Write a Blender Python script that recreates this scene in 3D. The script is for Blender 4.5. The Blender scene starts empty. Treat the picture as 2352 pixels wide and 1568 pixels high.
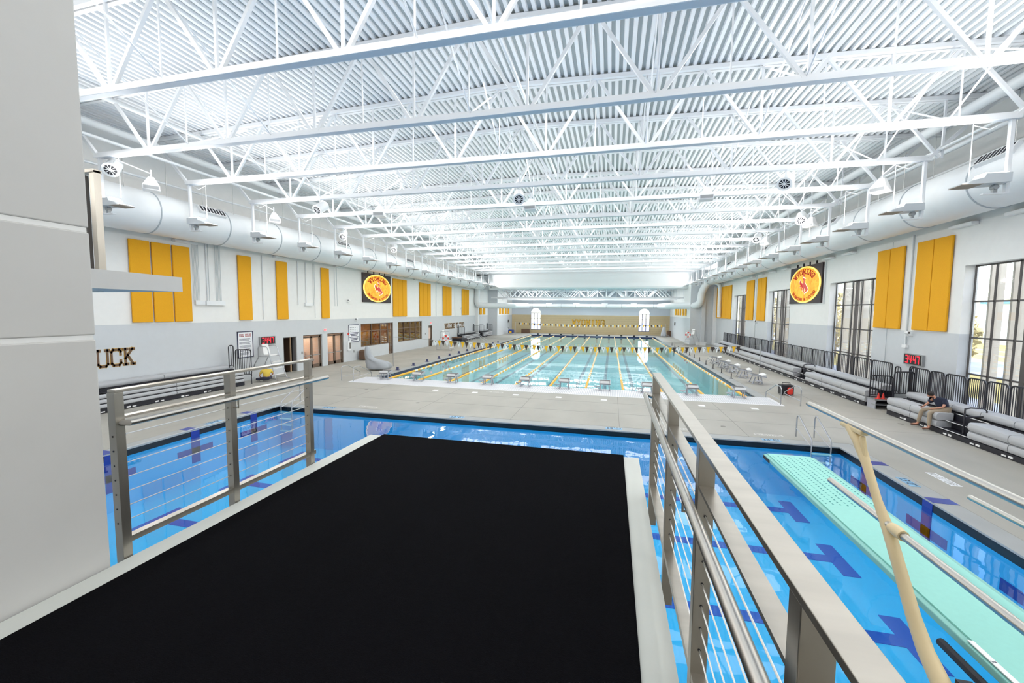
import bpy, bmesh, math, random
from mathutils import Vector, Matrix
random.seed(7)
PI = math.pi
SC = bpy.context.scene
COL = SC.collection

# ------------------------------------------------------------------ camera, world, exposure
cam_d = bpy.data.cameras.new('camera')
cam = bpy.data.objects.new('camera', cam_d)
COL.objects.link(cam)
cam_d.sensor_width = 36.0
cam_d.lens = 36.0 * 947.0 / 2352.0
cam_d.clip_start = 0.05
cam_d.clip_end = 500
YAW, PIT, ROL = 0.237, -0.0738, 0.0088
_f = Vector((-math.sin(YAW) * math.cos(PIT), math.cos(YAW) * math.cos(PIT), math.sin(PIT)))
_r = Vector((math.cos(YAW), math.sin(YAW), 0))
_u = _r.cross(_f)
_r2 = math.cos(ROL) * _r + math.sin(ROL) * _u
_u2 = -math.sin(ROL) * _r + math.cos(ROL) * _u
M = Matrix((_r2, _u2, -_f)).transposed().to_4x4()
M.translation = Vector((0, 0, 4.7))
cam.matrix_world = M
SC.camera = cam

w = bpy.data.worlds.new('sky')
SC.world = w
w.use_nodes = True
nt = w.node_tree
bg = nt.nodes['Background']
sky = nt.nodes.new('ShaderNodeTexSky')
sky.sky_type = 'NISHITA'
sky.sun_disc = False
sky.sun_elevation = math.radians(42)
sky.sun_rotation = math.radians(120)
sky.air_density = 1.0
nt.links.new(sky.outputs[0], bg.inputs[0])
bg.inputs[1].default_value = 0.85

SC.view_settings.view_transform = 'Standard'
SC.view_settings.look = 'None'
SC.view_settings.gamma = 1
SC.view_settings.use_curve_mapping = False
SC.view_settings.exposure = 0.13

sd = bpy.data.lights.new('sun', 'SUN')
sd.energy = 4.5
sd.angle = math.radians(2)
sun = bpy.data.objects.new('sun', sd)
sun.rotation_euler = (math.radians(48), 0, math.radians(-70))   # comes from behind the hall, over its roof
COL.objects.link(sun)

# luminaires: a lamp above each uplight throws its light on the roof deck
LUM_L_X, LUM_R_X = -20.6, 12.0
TRUSS_Y = [9.25 + 3.7 * k for k in range(17)]
UPLIGHT_W = 120.0
up_ld = bpy.data.lights.new('uplight_lamp', 'AREA')
up_ld.shape = 'RECTANGLE'; up_ld.size = 1.6; up_ld.size_y = 0.5
up_ld.energy = UPLIGHT_W
up_ld.color = (1.0, 0.985, 0.955)
for k in range(-4, 17):
    for x, s in ((LUM_L_X + 0.9, 1), (LUM_R_X - 0.9, -1)):
        l = bpy.data.objects.new('uplight_lamp', up_ld)
        l.location = (x, 9.25 + 3.7 * k, 9.3)
        l.rotation_euler = Vector((s * math.sin(1.1), 0, math.cos(1.1))).to_track_quat('-Z', 'Y').to_euler()
        COL.objects.link(l)
# added fill without fixtures, at truss height, shining up to brighten the roof deck
dn_ld = bpy.data.lights.new('roof_fill', 'AREA')
dn_ld.shape = 'RECTANGLE'; dn_ld.size = 9.0; dn_ld.size_y = 1.2
dn_ld.energy = 34.0
dn_ld.color = (1.0, 0.99, 0.965)
for k in range(-4, 16):
    for x in (-15.0, -4.2, 6.6):
        l = bpy.data.objects.new('roof_fill', dn_ld)
        l.location = (x, 9.25 + 3.7 * k + 1.85, 11.0)
        l.rotation_euler = (PI, 0, 0)
        COL.objects.link(l)
fill_ld = bpy.data.lights.new('down_fill', 'AREA')  # added downward fill for floor and pools, the hall has no such fixtures
fill_ld.shape = 'RECTANGLE'; fill_ld.size = 9.0; fill_ld.size_y = 2.4; fill_ld.energy = 190.0
fill_ld.color = (1.0, 0.99, 0.965)
for k in range(-3, 14, 2):
    for x in (-15.0, -4.2, 6.6):
        l = bpy.data.objects.new('down_fill', fill_ld); l.location = (x, 9.25 + 3.7 * k + 1.85, 12.6); COL.objects.link(l)
an_ld = bpy.data.lights.new('annex_fill', 'AREA')  # added fill to lift the dark annex, not modelled on any fixture
an_ld.shape = 'RECTANGLE'; an_ld.size = 6.0; an_ld.size_y = 1.0; an_ld.energy = 330.0
for y in (72.5, 77.5, 82.5):
    for x in (-15.0, -5.0, 5.0):
        l = bpy.data.objects.new('annex_fill', an_ld); l.location = (x, y, 8.8); COL.objects.link(l)

# ------------------------------------------------------------------ helpers
def lin(c):
    return tuple((v / 12.92 if v <= 0.04045 else ((v + 0.055) / 1.055) ** 2.4) for v in c)

def rgb(r, g, b):
    return lin((r / 255, g / 255, b / 255)) + (1,)

def mat(name, col, rough=0.5, metal=0.0, noise=None, bump=None, spec=0.5, emit=None, es=1.0):
    m = bpy.data.materials.new(name)
    m.use_nodes = True
    n, l = m.node_tree.nodes, m.node_tree.links
    b = n['Principled BSDF']
    b.inputs['Base Color'].default_value = col
    b.inputs['Roughness'].default_value = rough
    b.inputs['Metallic'].default_value = metal
    b.inputs['Specular IOR Level'].default_value = spec
    tc = n.new('ShaderNodeTexCoord')
    if noise:
        sc, amt = noise[0], noise[1]
        mp = n.new('ShaderNodeMapping')
        mp.inputs['Scale'].default_value = noise[2] if len(noise) > 2 else (1, 1, 1)
        t = n.new('ShaderNodeTexNoise')
        t.inputs['Scale'].default_value = sc
        t.inputs['Detail'].default_value = 5
        mx = n.new('ShaderNodeMix'); mx.data_type = 'RGBA'
        cc = [max(0, c * (1 - amt)) for c in col[:3]] + [1]
        c2 = [min(1, c * (1 + amt)) for c in col[:3]] + [1]
        mx.inputs[6].default_value = cc
        mx.inputs[7].default_value = c2
        l.new(tc.outputs['Object'], mp.inputs[0]); l.new(mp.outputs[0], t.inputs[0])
        rp = n.new('ShaderNodeMapRange')
        rp.inputs[1].default_value = 0.3; rp.inputs[2].default_value = 0.7
        l.new(t.outputs[0], rp.inputs[0]); l.new(rp.outputs[0], mx.inputs[0])
        l.new(mx.outputs[2], b.inputs['Base Color'])
    if bump:
        t = n.new('ShaderNodeTexNoise'); t.inputs['Scale'].default_value = bump[0]
        bp = n.new('ShaderNodeBump'); bp.inputs['Strength'].default_value = bump[1]
        bp.inputs['Distance'].default_value = 0.02
        l.new(tc.outputs['Object'], t.inputs[0]); l.new(t.outputs[0], bp.inputs['Height']); l.new(bp.outputs[0], b.inputs['Normal'])
    if emit:
        b.inputs['Emission Color'].default_value = emit
        b.inputs['Emission Strength'].default_value = es
    return m

WHITE = mat('white_paint', rgb(236, 238, 240), 0.45)
WALLW = mat('wall_white', rgb(238, 238, 236), 0.75, noise=(3, 0.015))
WALLG = mat('wall_grey', rgb(206, 210, 214), 0.75, noise=(3, 0.015))
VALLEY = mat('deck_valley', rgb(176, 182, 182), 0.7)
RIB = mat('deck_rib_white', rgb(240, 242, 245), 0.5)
STEELW = mat('truss_white', rgb(238, 240, 243), 0.4)
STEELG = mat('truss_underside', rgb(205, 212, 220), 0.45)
DUCT = mat('duct_paint', rgb(232, 235, 237), 0.4, noise=(1.5, 0.02))
SEAM = mat('duct_seam', rgb(176, 184, 190), 0.5)
YEL = mat('yellow_felt', rgb(236, 170, 28), 0.9, noise=(40, 0.05))
CONC = mat('deck_concrete', rgb(171, 168, 160), 0.62, noise=(0.55, 0.09, (1, 0.55, 1)), bump=(9, 0.06))
CONC2 = mat('coping_concrete', rgb(168, 170, 170), 0.6, noise=(1.2, 0.06))
JOINT = mat('saw_cut', rgb(140, 138, 132), 0.8)
PIER = mat('pier_concrete', rgb(206, 205, 202), 0.7, noise=(0.9, 0.05), bump=(5, 0.05))
PIERT = mat('pier_joint', rgb(236, 236, 234), 0.6)
RIM = mat('platform_rim', rgb(203, 205, 199), 0.75, noise=(2, 0.03))
MATB = mat('black_mat', rgb(14, 14, 17), 0.95, noise=(60, 0.12), bump=(180, 0.4), spec=0.03)
STEEL = mat('stainless', rgb(178, 172, 162), 0.3, 0.9, noise=(2.5, 0.08, (1, 6, 1)))
STEELT = mat('stainless_tube', rgb(186, 182, 176), 0.34, 1.0)
CHROME = mat('chrome', rgb(190, 192, 198), 0.3, 1.0)
CABLE = mat('steel_cable', rgb(190, 190, 188), 0.3, 0.9)
BLACK = mat('black_metal', rgb(28, 28, 38), 0.45)
BLACKT = mat('black_tile', rgb(22, 22, 26), 0.25)
MARKN = mat('marker_navy', rgb(78, 82, 120), 0.4)
NAVYT = mat('navy_tile', rgb(40, 48, 80), 0.25)
BLUEM = mat('blue_tile_mark', rgb(28, 55, 150), 0.3)
SEATG = mat('bleacher_grey', rgb(184, 186, 190), 0.5)
WHITEP = mat('white_plastic', rgb(242, 242, 242), 0.4)
GRATE = mat('bulkhead_white', rgb(240, 240, 243), 0.5)
BLOCKG = mat('block_grey', rgb(176, 178, 186), 0.5)
BLOCKT = mat('block_tread', rgb(112, 112, 112), 0.8)
ROPEY = mat('rope_yellow', rgb(250, 184, 30), 0.4)
ROPEW = mat('rope_white', rgb(238, 232, 215), 0.4)
FLAGY = mat('flag_yellow', rgb(240, 184, 30), 0.7)
FLAGB = mat('flag_brown', rgb(70, 56, 48), 0.7)
FLAGW = mat('flag_white', rgb(232, 234, 236), 0.7)
BROWN = mat('brown_paint', rgb(108, 82, 64), 0.6)
BROWNF = mat('brown_frame', rgb(110, 92, 78), 0.5)
GOLD = mat('gold_paint', rgb(214, 168, 40), 0.6)
DARKF = mat('window_frame', rgb(88, 84, 82), 0.5)
TAN = mat('tan_block', rgb(208, 190, 152), 0.8, noise=(2, 0.03))
TANJ = mat('tan_joint', rgb(184, 170, 138), 0.9)
BLUEW = mat('pale_blue_wall', rgb(196, 205, 214), 0.8)
FIN = mat('fin_cream', rgb(168, 161, 149), 0.7)
GRASS = mat('dry_grass', rgb(196, 172, 96), 0.95, noise=(0.8, 0.2))
ROAD = mat('road', rgb(170, 168, 172), 0.9, noise=(0.5, 0.05))
LEAFY = mat('leaf_yellow', rgb(176, 158, 104), 0.9, noise=(3, 0.15))
TWIG = mat('twig_grey', rgb(150, 138, 132), 0.9)
BOARD = mat('springboard_aqua', rgb(150, 216, 206), 0.6, noise=(30, 0.02))
BOARDS = mat('springboard_edge', rgb(136, 196, 188), 0.6)
CREAM = mat('cream_casting', rgb(226, 204, 160), 0.45, noise=(4, 0.03))
SIGNBK = mat('sign_black', rgb(52, 42, 46), 0.5)
ORANGE = mat('sign_orange', rgb(250, 150, 40), 0.6, emit=rgb(255, 178, 40), es=1.0, noise=None)
ORANGER = mat('sign_rim', rgb(255, 210, 110), 0.6, emit=rgb(255, 214, 110), es=1.2)
SIGNRED = mat('sign_red', rgb(150, 40, 24), 0.6, emit=rgb(190, 60, 24), es=0.45)
SIGNWH = mat('sign_white', rgb(250, 235, 200), 0.6, emit=rgb(255, 240, 200), es=0.9)
LEDR = mat('led_red', rgb(255, 40, 60), 0.5, emit=rgb(255, 40, 62), es=1.3)
LEDBK = mat('clock_face', rgb(30, 32, 34), 0.4)
ALU = mat('aluminium', rgb(170, 172, 174), 0.45, 0.6)
LAMPW = mat('lamp_tube', rgb(255, 255, 255), 0.4, emit=(1, 1, 1, 1), es=3.0)
POSTERW = mat('poster_white', rgb(238, 240, 244), 0.6)
INK = mat('ink_navy', rgb(52, 54, 84), 0.6)
REDINK = mat('ink_red', rgb(190, 50, 50), 0.6)
SKIN = mat('skin', rgb(205, 150, 125), 0.6)
HAIR = mat('hair_dark', rgb(40, 34, 34), 0.8)
NAVYC = mat('navy_cloth', rgb(30, 36, 58), 0.85)
KHAKI = mat('khaki_cloth', rgb(168, 152, 132), 0.9)
YELC = mat('yellow_cloth', rgb(226, 196, 86), 0.9)
DARKC = mat('dark_cloth', rgb(52, 54, 72), 0.9)
SHOE = mat('brown_leather', rgb(110, 76, 62), 0.6)
COVER = mat('grey_tarp', rgb(168, 172, 178), 0.55, noise=(2, 0.05))
REDP = mat('red_plastic', rgb(226, 56, 44), 0.5)
BLUEP = mat('blue_plastic', rgb(40, 60, 130), 0.5)
LTBLUE = mat('depth_tile_blue', rgb(140, 190, 225), 0.4)
DOORIN = mat('corridor_beige', rgb(226, 200, 184), 0.8)
ROOMIN = mat('office_brown', rgb(176, 128, 76), 0.8, noise=(2, 0.2, (1, 1, 4)))
ROOMIN2 = mat('office_olive', rgb(140, 120, 78), 0.8, noise=(2, 0.2, (1, 1, 4)))
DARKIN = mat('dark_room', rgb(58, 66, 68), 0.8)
SKYW = mat('far_pane', rgb(240, 242, 255), 0.6, emit=rgb(236, 240, 255), es=1.1)
RUBBER = mat('black_rubber', rgb(26, 28, 38), 0.6)
DIVEFLOOR = mat('dive_floor', rgb(66, 186, 236), 0.7, noise=(0.25, 0.04))
MAINFLOOR = mat('main_floor', rgb(140, 204, 212), 0.7, noise=(0.25, 0.04))
DIVEMARK = mat('dive_mark', rgb(34, 84, 182), 0.7)
MAINMARK = mat('main_mark', rgb(96, 130, 146), 0.7)
CROSSM = mat('main_cross_mark', rgb(90, 170, 186), 0.7)

def glassmat(name, tint, refl, rough=0.02):
    m = bpy.data.materials.new(name); m.use_nodes = True
    n, l = m.node_tree.nodes, m.node_tree.links
    n.clear()
    o = n.new('ShaderNodeOutputMaterial'); mx = n.new('ShaderNodeMixShader')
    t = n.new('ShaderNodeBsdfTransparent'); t.inputs[0].default_value = tint
    g = n.new('ShaderNodeBsdfGlossy'); g.inputs[1].default_value = rough
    g.inputs[0].default_value = (1, 1, 1, 1)
    f = n.new('ShaderNodeFresnel')
    ge = n.new('ShaderNodeNewGeometry'); mr = n.new('ShaderNodeMapRange')   # thin sheet: same reflectance from both sides
    mr.inputs['To Min'].default_value = refl; mr.inputs['To Max'].default_value = 1 / refl
    l.new(ge.outputs['Backfacing'], mr.inputs[0]); l.new(mr.outputs[0], f.inputs[0])
    l.new(f.outputs[0], mx.inputs[0]); l.new(t.outputs[0], mx.inputs[1]); l.new(g.outputs[0], mx.inputs[2]); l.new(mx.outputs[0], o.inputs[0])
    return m

def watermat(name, tint, bs, scale):
    m = glassmat(name, tint, 1.33, 0.015)
    n, l = m.node_tree.nodes, m.node_tree.links
    tc = n.new('ShaderNodeTexCoord'); mp = n.new('ShaderNodeMapping')
    mp.inputs['Scale'].default_value = (1, 1, 1)
    t = n.new('ShaderNodeTexNoise'); t.inputs['Scale'].default_value = scale; t.inputs['Detail'].default_value = 3
    b = n.new('ShaderNodeBump'); b.inputs['Strength'].default_value = bs; b.inputs['Distance'].default_value = 0.05
    l.new(tc.outputs['Object'], mp.inputs[0]); l.new(mp.outputs[0], t.inputs[0]); l.new(t.outputs[0], b.inputs['Height'])
    for q in n:
        if q.type in ('BSDF_GLOSSY', 'FRESNEL'):
            l.new(b.outputs[0], q.inputs['Normal'])
    return m

GLASS = glassmat('pane_glass', (0.97, 0.98, 0.98, 1), 1.45)
GLASSB = glassmat('tinted_glass', (0.8, 0.72, 0.6, 1), 1.7)
WATERD = watermat('dive_water', (0.6, 0.9, 0.97, 1), 0.10, 0.9)
WATERM = watermat('main_water', (0.86, 0.97, 0.98, 1), 0.06, 1.2)

class MB:
    def __init__(s):
        s.v = []; s.f = []
    def add(s, vs, fs):
        o = len(s.v); s.v += [tuple(v) for v in vs]; s.f += [tuple(i + o for i in f) for f in fs]
        return s
    def box(s, x0, y0, z0, x1, y1, z1):
        vs = [(x, y, z) for z in (z0, z1) for y in (y0, y1) for x in (x0, x1)]
        return s.add(vs, [(0, 2, 3, 1), (4, 5, 7, 6), (0, 1, 5, 4), (2, 6, 7, 3), (0, 4, 6, 2), (1, 3, 7, 5)])
    def beam(s, p, q, wd, ht, up=(0, 0, 1)):
        p, q = Vector(p), Vector(q); d = (q - p).normalized(); u = Vector(up)
        if abs(d.dot(u)) > 0.98: u = Vector((0, 1, 0))
        a = d.cross(u).normalized(); b = a.cross(d)
        vs = []
        for c in (p, q):
            for i, j in ((-1, -1), (1, -1), (1, 1), (-1, 1)):
                vs.append(c + a * i * wd / 2 + b * j * ht / 2)
        return s.add(vs, [(3, 2, 1, 0), (4, 5, 6, 7), (0, 1, 5, 4), (1, 2, 6, 5), (2, 3, 7, 6), (3, 0, 4, 7)])
    def tube(s, pts, r, n=8, closed=False):
        pts = [Vector(p) for p in pts]; m = len(pts); rs = r if isinstance(r, (list, tuple)) else [r] * m
        vs = []; pa = None
        for i, p in enumerate(pts):
            if closed: d = pts[(i + 1) % m] - pts[i - 1]
            else: d = pts[min(i + 1, m - 1)] - pts[max(i - 1, 0)]
            d.normalize()
            if pa is None:
                a = d.orthogonal().normalized()
            else:
                a = (pa - d * pa.dot(d))
                a = a.normalized() if a.length > 1e-6 else d.orthogonal().normalized()
            pa = a; b = d.cross(a)
            for k in range(n):
                t = 2 * PI * k / n
                vs.append(p + (a * math.cos(t) + b * math.sin(t)) * rs[i])
        fs = []
        for i in range(m if closed else m - 1):
            j = (i + 1) % m
            for k in range(n):
                k2 = (k + 1) % n
                fs.append((i * n + k, i * n + k2, j * n + k2, j * n + k))
        if not closed:
            fs.append(tuple(range(n - 1, -1, -1))); fs.append(tuple((m - 1) * n + k for k in range(n)))
        return s.add(vs, fs)
    def prism(s, poly, t, plane='xz', o=0.0):
        n = len(poly); vs = []
        for d in (o, o + t):
            for a, b in poly:
                vs.append({'xz': (a, d, b), 'yz': (d, a, b), 'xy': (a, b, d)}[plane])
        return s.add(vs, [tuple(range(n)), tuple(range(2 * n - 1, n - 1, -1))] + [(i, (i + 1) % n, n + (i + 1) % n, n + i)[::-1] for i in range(n)])
    def lathe(s, prof, n=16, ax='z', c=(0, 0, 0)):
        vs = []; fs = []
        for r, h in prof:
            for k in range(n):
                t = 2 * PI * k / n; a, b = r * math.cos(t), r * math.sin(t)
                p = {'z': (a, b, h), 'x': (h, a, b), 'y': (a, h, b)}[ax]
                vs.append((p[0] + c[0], p[1] + c[1], p[2] + c[2]))
        for i in range(len(prof) - 1):
            for k in range(n):
                k2 = (k + 1) % n; fs.append((i * n + k, i * n + k2, (i + 1) * n + k2, (i + 1) * n + k))
        fs.append(tuple(range(n))); fs.append(tuple((len(prof) - 1) * n + k for k in range(n)))
        return s.add(vs, fs)
    def xf(s, mtx):
        s.v = [tuple(mtx @ Vector(v)) for v in s.v]; return s

def build(name, mb, m, parent=None, smooth=False, org=None, bevel=0):
    me = bpy.data.meshes.new(name)
    vs = mb.v
    if org is not None:
        vs = [(a - org[0], b - org[1], c - org[2]) for a, b, c in vs]
    me.from_pydata(vs, [], mb.f)
    bm = bmesh.new(); bm.from_mesh(me); bmesh.ops.recalc_face_normals(bm, faces=bm.faces); bm.to_mesh(me); bm.free()
    me.materials.append(m)
    if smooth:
        me.shade_smooth()
        me.set_sharp_from_angle(angle=math.radians(40))
    o = bpy.data.objects.new(name, me); COL.objects.link(o)
    if parent: o.parent = parent
    if bevel:
        b = o.modifiers.new('bevel', 'BEVEL'); b.width = bevel; b.segments = 2
    return o

def tag(o, label, cat, group=None):
    o['label'] = label; o['category'] = cat
    if group: o['group'] = group
    return o

def thing(name, label, cat, loc=(0, 0, 0), rz=0, group=None):
    o = bpy.data.objects.new(name, None); COL.objects.link(o)
    o.empty_display_size = 0.2
    o.location = loc; o.rotation_euler = (0, 0, rz)
    return tag(o, label, cat, group)

def struct(name, mb, m, parent=None, smooth=False):
    o = build(name, mb, m, parent, smooth)
    if parent is None: o['kind'] = 'structure'
    return o

def dup(root, loc, rz=None, label=None, name=None):
    r = root.copy(); COL.objects.link(r); r.location = loc
    if rz is not None: r.rotation_euler = (0, 0, rz)
    if label: r['label'] = label
    for ch in list(root.children):
        c = ch.copy(); COL.objects.link(c); c.parent = r
        for g in list(ch.children):
            d = g.copy(); COL.objects.link(d); d.parent = c
    return r

def cp(o, loc=None, parent=None):
    c = o.copy(); COL.objects.link(c)
    if loc is not None: c.location = loc
    if parent is not None: c.parent = parent
    return c

ORD = ['first', 'second', 'third', 'fourth', 'fifth', 'sixth', 'seventh', 'eighth', 'ninth', 'tenth', 'eleventh', 'twelfth',
       'thirteenth', 'fourteenth', 'fifteenth', 'sixteenth', 'seventeenth', 'eighteenth', 'nineteenth', 'twentieth',
       'twenty-first', 'twenty-second', 'twenty-third', 'twenty-fourth']

# stroke letters in a 1 x 1.5 cell, slab serif
GL = {
 'W': [[(0, 1.5), (.25, 0)], [(.25, 0), (.5, 1.1)], [(.5, 1.1), (.75, 0)], [(.75, 0), (1, 1.5)], [(-.15, 1.5), (.2, 1.5)], [(.8, 1.5), (1.15, 1.5)]],
 'Y': [[(0, 1.5), (.5, .75)], [(1, 1.5), (.5, .75)], [(.5, .75), (.5, 0)], [(-.15, 1.5), (.2, 1.5)], [(.8, 1.5), (1.15, 1.5)], [(.3, 0), (.7, 0)]],
 'O': [[(.2, 0), (.8, 0)], [(.8, 0), (1, .2)], [(1, .2), (1, 1.3)], [(1, 1.3), (.8, 1.5)], [(.8, 1.5), (.2, 1.5)], [(.2, 1.5), (0, 1.3)], [(0, 1.3), (0, .2)], [(0, .2), (.2, 0)]],
 'M': [[(.1, 0), (.1, 1.5)], [(.1, 1.5), (.5, .5)], [(.5, .5), (.9, 1.5)], [(.9, 1.5), (.9, 0)], [(-.1, 0), (.3, 0)], [(.7, 0), (1.1, 0)], [(-.1, 1.5), (.15, 1.5)], [(.85, 1.5), (1.1, 1.5)]],
 'I': [[(.5, 0), (.5, 1.5)], [(.25, 0), (.75, 0)], [(.25, 1.5), (.75, 1.5)]],
 'N': [[(.1, 0), (.1, 1.5)], [(.1, 1.5), (.9, 0)], [(.9, 0), (.9, 1.5)], [(-.1, 0), (.3, 0)], [(.7, 1.5), (1.1, 1.5)], [(-.1, 1.5), (.15, 1.5)]],
 'G': [[(1, 1.1), (1, 1.3)], [(1, 1.3), (.8, 1.5)], [(.8, 1.5), (.2, 1.5)], [(.2, 1.5), (0, 1.3)], [(0, 1.3), (0, .2)], [(0, .2), (.2, 0)], [(.2, 0), (.8, 0)], [(.8, 0), (1, .2)], [(1, .2), (1, .7)], [(1, .7), (.55, .7)]],
 'U': [[(0, 1.5), (0, .2)], [(0, .2), (.2, 0)], [(.2, 0), (.8, 0)], [(.8, 0), (1, .2)], [(1, .2), (1, 1.5)], [(-.18, 1.5), (.18, 1.5)], [(.82, 1.5), (1.18, 1.5)]],
 'C': [[(1, 1.05), (1, 1.5)], [(1, 1.3), (.8, 1.5)], [(.8, 1.5), (.2, 1.5)], [(.2, 1.5), (0, 1.3)], [(0, 1.3), (0, .2)], [(0, .2), (.2, 0)], [(.2, 0), (.8, 0)], [(.8, 0), (1, .2)], [(1, .2), (1, .4)]],
 'K': [[(.1, 0), (.1, 1.5)], [(.1, .6), (.9, 1.5)], [(.35, .9), (.95, 0)], [(-.1, 0), (.35, 0)], [(-.1, 1.5), (.35, 1.5)], [(.7, 1.5), (1.1, 1.5)], [(.75, 0), (1.15, 0)]],
 'E': [[(.1, 0), (.1, 1.5)], [(0, 0), (.95, 0)], [(0, 1.5), (.95, 1.5)], [(.1, .75), (.65, .75)], [(.95, 0), (.95, .35)], [(.95, 1.5), (.95, 1.15)]],
 'L': [[(.15, 0), (.15, 1.5)], [(0, 0), (.95, 0)], [(0, 1.5), (.35, 1.5)], [(.95, 0), (.95, .35)]],
 'T': [[(.5, 0), (.5, 1.5)], [(0, 1.5), (1, 1.5)], [(.3, 0), (.7, 0)], [(0, 1.5), (0, 1.15)], [(1, 1.5), (1, 1.15)]],
 'S': [[(1, 1.1), (1, 1.3)], [(1, 1.3), (.8, 1.5)], [(.8, 1.5), (.2, 1.5)], [(.2, 1.5), (0, 1.3)], [(0, 1.3), (0, .95)], [(0, .95), (1, .6)], [(1, .6), (1, .2)], [(1, .2), (.8, 0)], [(.8, 0), (.2, 0)], [(.2, 0), (0, .2)], [(0, .2), (0, .4)]],
 'D': [[(.1, 0), (.1, 1.5)], [(-.05, 0), (.7, 0)], [(-.05, 1.5), (.7, 1.5)], [(.7, 0), (1, .3)], [(1, .3), (1, 1.2)], [(1, 1.2), (.7, 1.5)]],
 'V': [[(0, 1.5), (.5, 0)], [(.5, 0), (1, 1.5)], [(-.15, 1.5), (.2, 1.5)], [(.8, 1.5), (1.15, 1.5)]],
 'P': [[(.1, 0), (.1, 1.5)], [(-.05, 1.5), (.8, 1.5)], [(.8, 1.5), (1, 1.3)], [(1, 1.3), (1, .9)], [(1, .9), (.8, .7)], [(.8, .7), (.1, .7)], [(-.1, 0), (.3, 0)]],
 'R': [[(.1, 0), (.1, 1.5)], [(-.05, 1.5), (.8, 1.5)], [(.8, 1.5), (1, 1.3)], [(1, 1.3), (1, .9)], [(1, .9), (.8, .7)], [(.8, .7), (.1, .7)], [(.5, .7), (1, 0)], [(-.1, 0), (.3, 0)]],
 '&': [[(1, 0), (.2, 1.1)], [(.2, 1.1), (.4, 1.5)], [(.4, 1.5), (.7, 1.2)], [(.7, 1.2), (0, .4)], [(0, .4), (.3, 0)], [(.3, 0), (1, .6)]],
 '7': [[(0, 1.5), (1, 1.5)], [(1, 1.5), (.4, 0)], [(0, 1.5), (0, 1.2)]],
 '2': [[(0, 1.2), (.2, 1.5)], [(.2, 1.5), (.8, 1.5)], [(.8, 1.5), (1, 1.2)], [(1, 1.2), (1, .9)], [(1, .9), (0, 0)], [(0, 0), (1, 0)]],
 '0': [[(.2, 0), (.8, 0)], [(.8, 0), (1, .2)], [(1, .2), (1, 1.3)], [(1, 1.3), (.8, 1.5)], [(.8, 1.5), (.2, 1.5)], [(.2, 1.5), (0, 1.3)], [(0, 1.3), (0, .2)], [(0, .2), (.2, 0)]],
 '1': [[(.5, 0), (.5, 1.5)], [(.2, 1.2), (.5, 1.5)], [(.2, 0), (.8, 0)]],
 '3': [[(0, 1.5), (1, 1.5)], [(1, 1.5), (1, 0)], [(1, 0), (0, 0)], [(.2, .78), (1, .78)]],
 '4': [[(0, 1.5), (0, .7)], [(0, .7), (1, .7)], [(1, 1.5), (1, 0)]],
 "'": [[(.5, 1.5), (.45, 1.15)]],
 '"': [[(.3, 1.5), (.3, 1.15)], [(.7, 1.5), (.7, 1.15)]],
}
GL7 = dict(GL); GL7['7'] = [[(0, 1.5), (1, 1.5)], [(1, 1.5), (1, 0)]]; GL7[':'] = [[(.5, .45), (.5, .6)], [(.5, 1.0), (.5, 1.15)]]

def glyph(ch, t=0.24, table=GL):
    """flat-ended strokes in the xz plane, 0.02 thick towards -y"""
    mb = MB()
    for (p, q) in table.get(ch, []):
        p, q = Vector((p[0], 0, p[1])), Vector((q[0], 0, q[1])); d = (q - p).normalized() * t / 2
        mb.beam(p - d, q + d, t, 0.05, up=(0, 1, 0)) if False else mb.beam(p - d, q + d, 0.05, t, up=(-d.z, 0, d.x))
    return mb

def frame_mtx(o, ex, ez, sx, sz):
    """glyph x -> ex*sx, z -> ez*sz, y -> away"""
    ex, ez = Vector(ex), Vector(ez); ey = ez.cross(ex)
    m = Matrix.Identity(4)
    for i in range(3):
        m[i][0] = ex[i] * sx; m[i][1] = ey[i] * 0.4; m[i][2] = ez[i] * sz; m[i][3] = o[i]
    return m

def picket_panel_parts(root, wd, ht, n, r=0.03, m=BLACK):
    """rounded black panel in local x (width) and z (height)"""
    c = min(0.12, wd / 3)
    pts = [(0, 0, 0), (0, 0, ht - c), (c * .3, 0, ht - c * .3), (c, 0, ht), (wd - c, 0, ht), (wd - c * .3, 0, ht - c * .3), (wd, 0, ht - c), (wd, 0, 0)]
    build('frame', MB().tube(pts, r, 6), m, root, True)
    build('bottom_rail', MB().tube([(0, 0, .12), (wd, 0, .12)], r * .7, 6), m, root, True)
    pk = None
    for i in range(n):
        x = wd * (i + 1) / (n + 1)
        if pk is None:
            pk = build('picket', MB().box(-.011, -.011, .12, .011, .011, ht - .01), m, root); pk.location = (x, 0, 0)
        else:
            cp(pk, (x, 0, 0), root)

# ------------------------------------------------------------------ the shell
XL, XR, YB, YN = -23.15, 14.8, -9.0, 69.0
BAND = 3.87
PX0, PX1 = -15.65, 7.95        # dive water
DY0, DY1 = 3.4, 16.6
MX0, MX1 = -15.85, 8.0         # main water
MY0, MY1 = 25.5, 82.0
WZ = -0.2
DZ, MZ = -1.95, -1.7
C = 0.55
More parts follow.
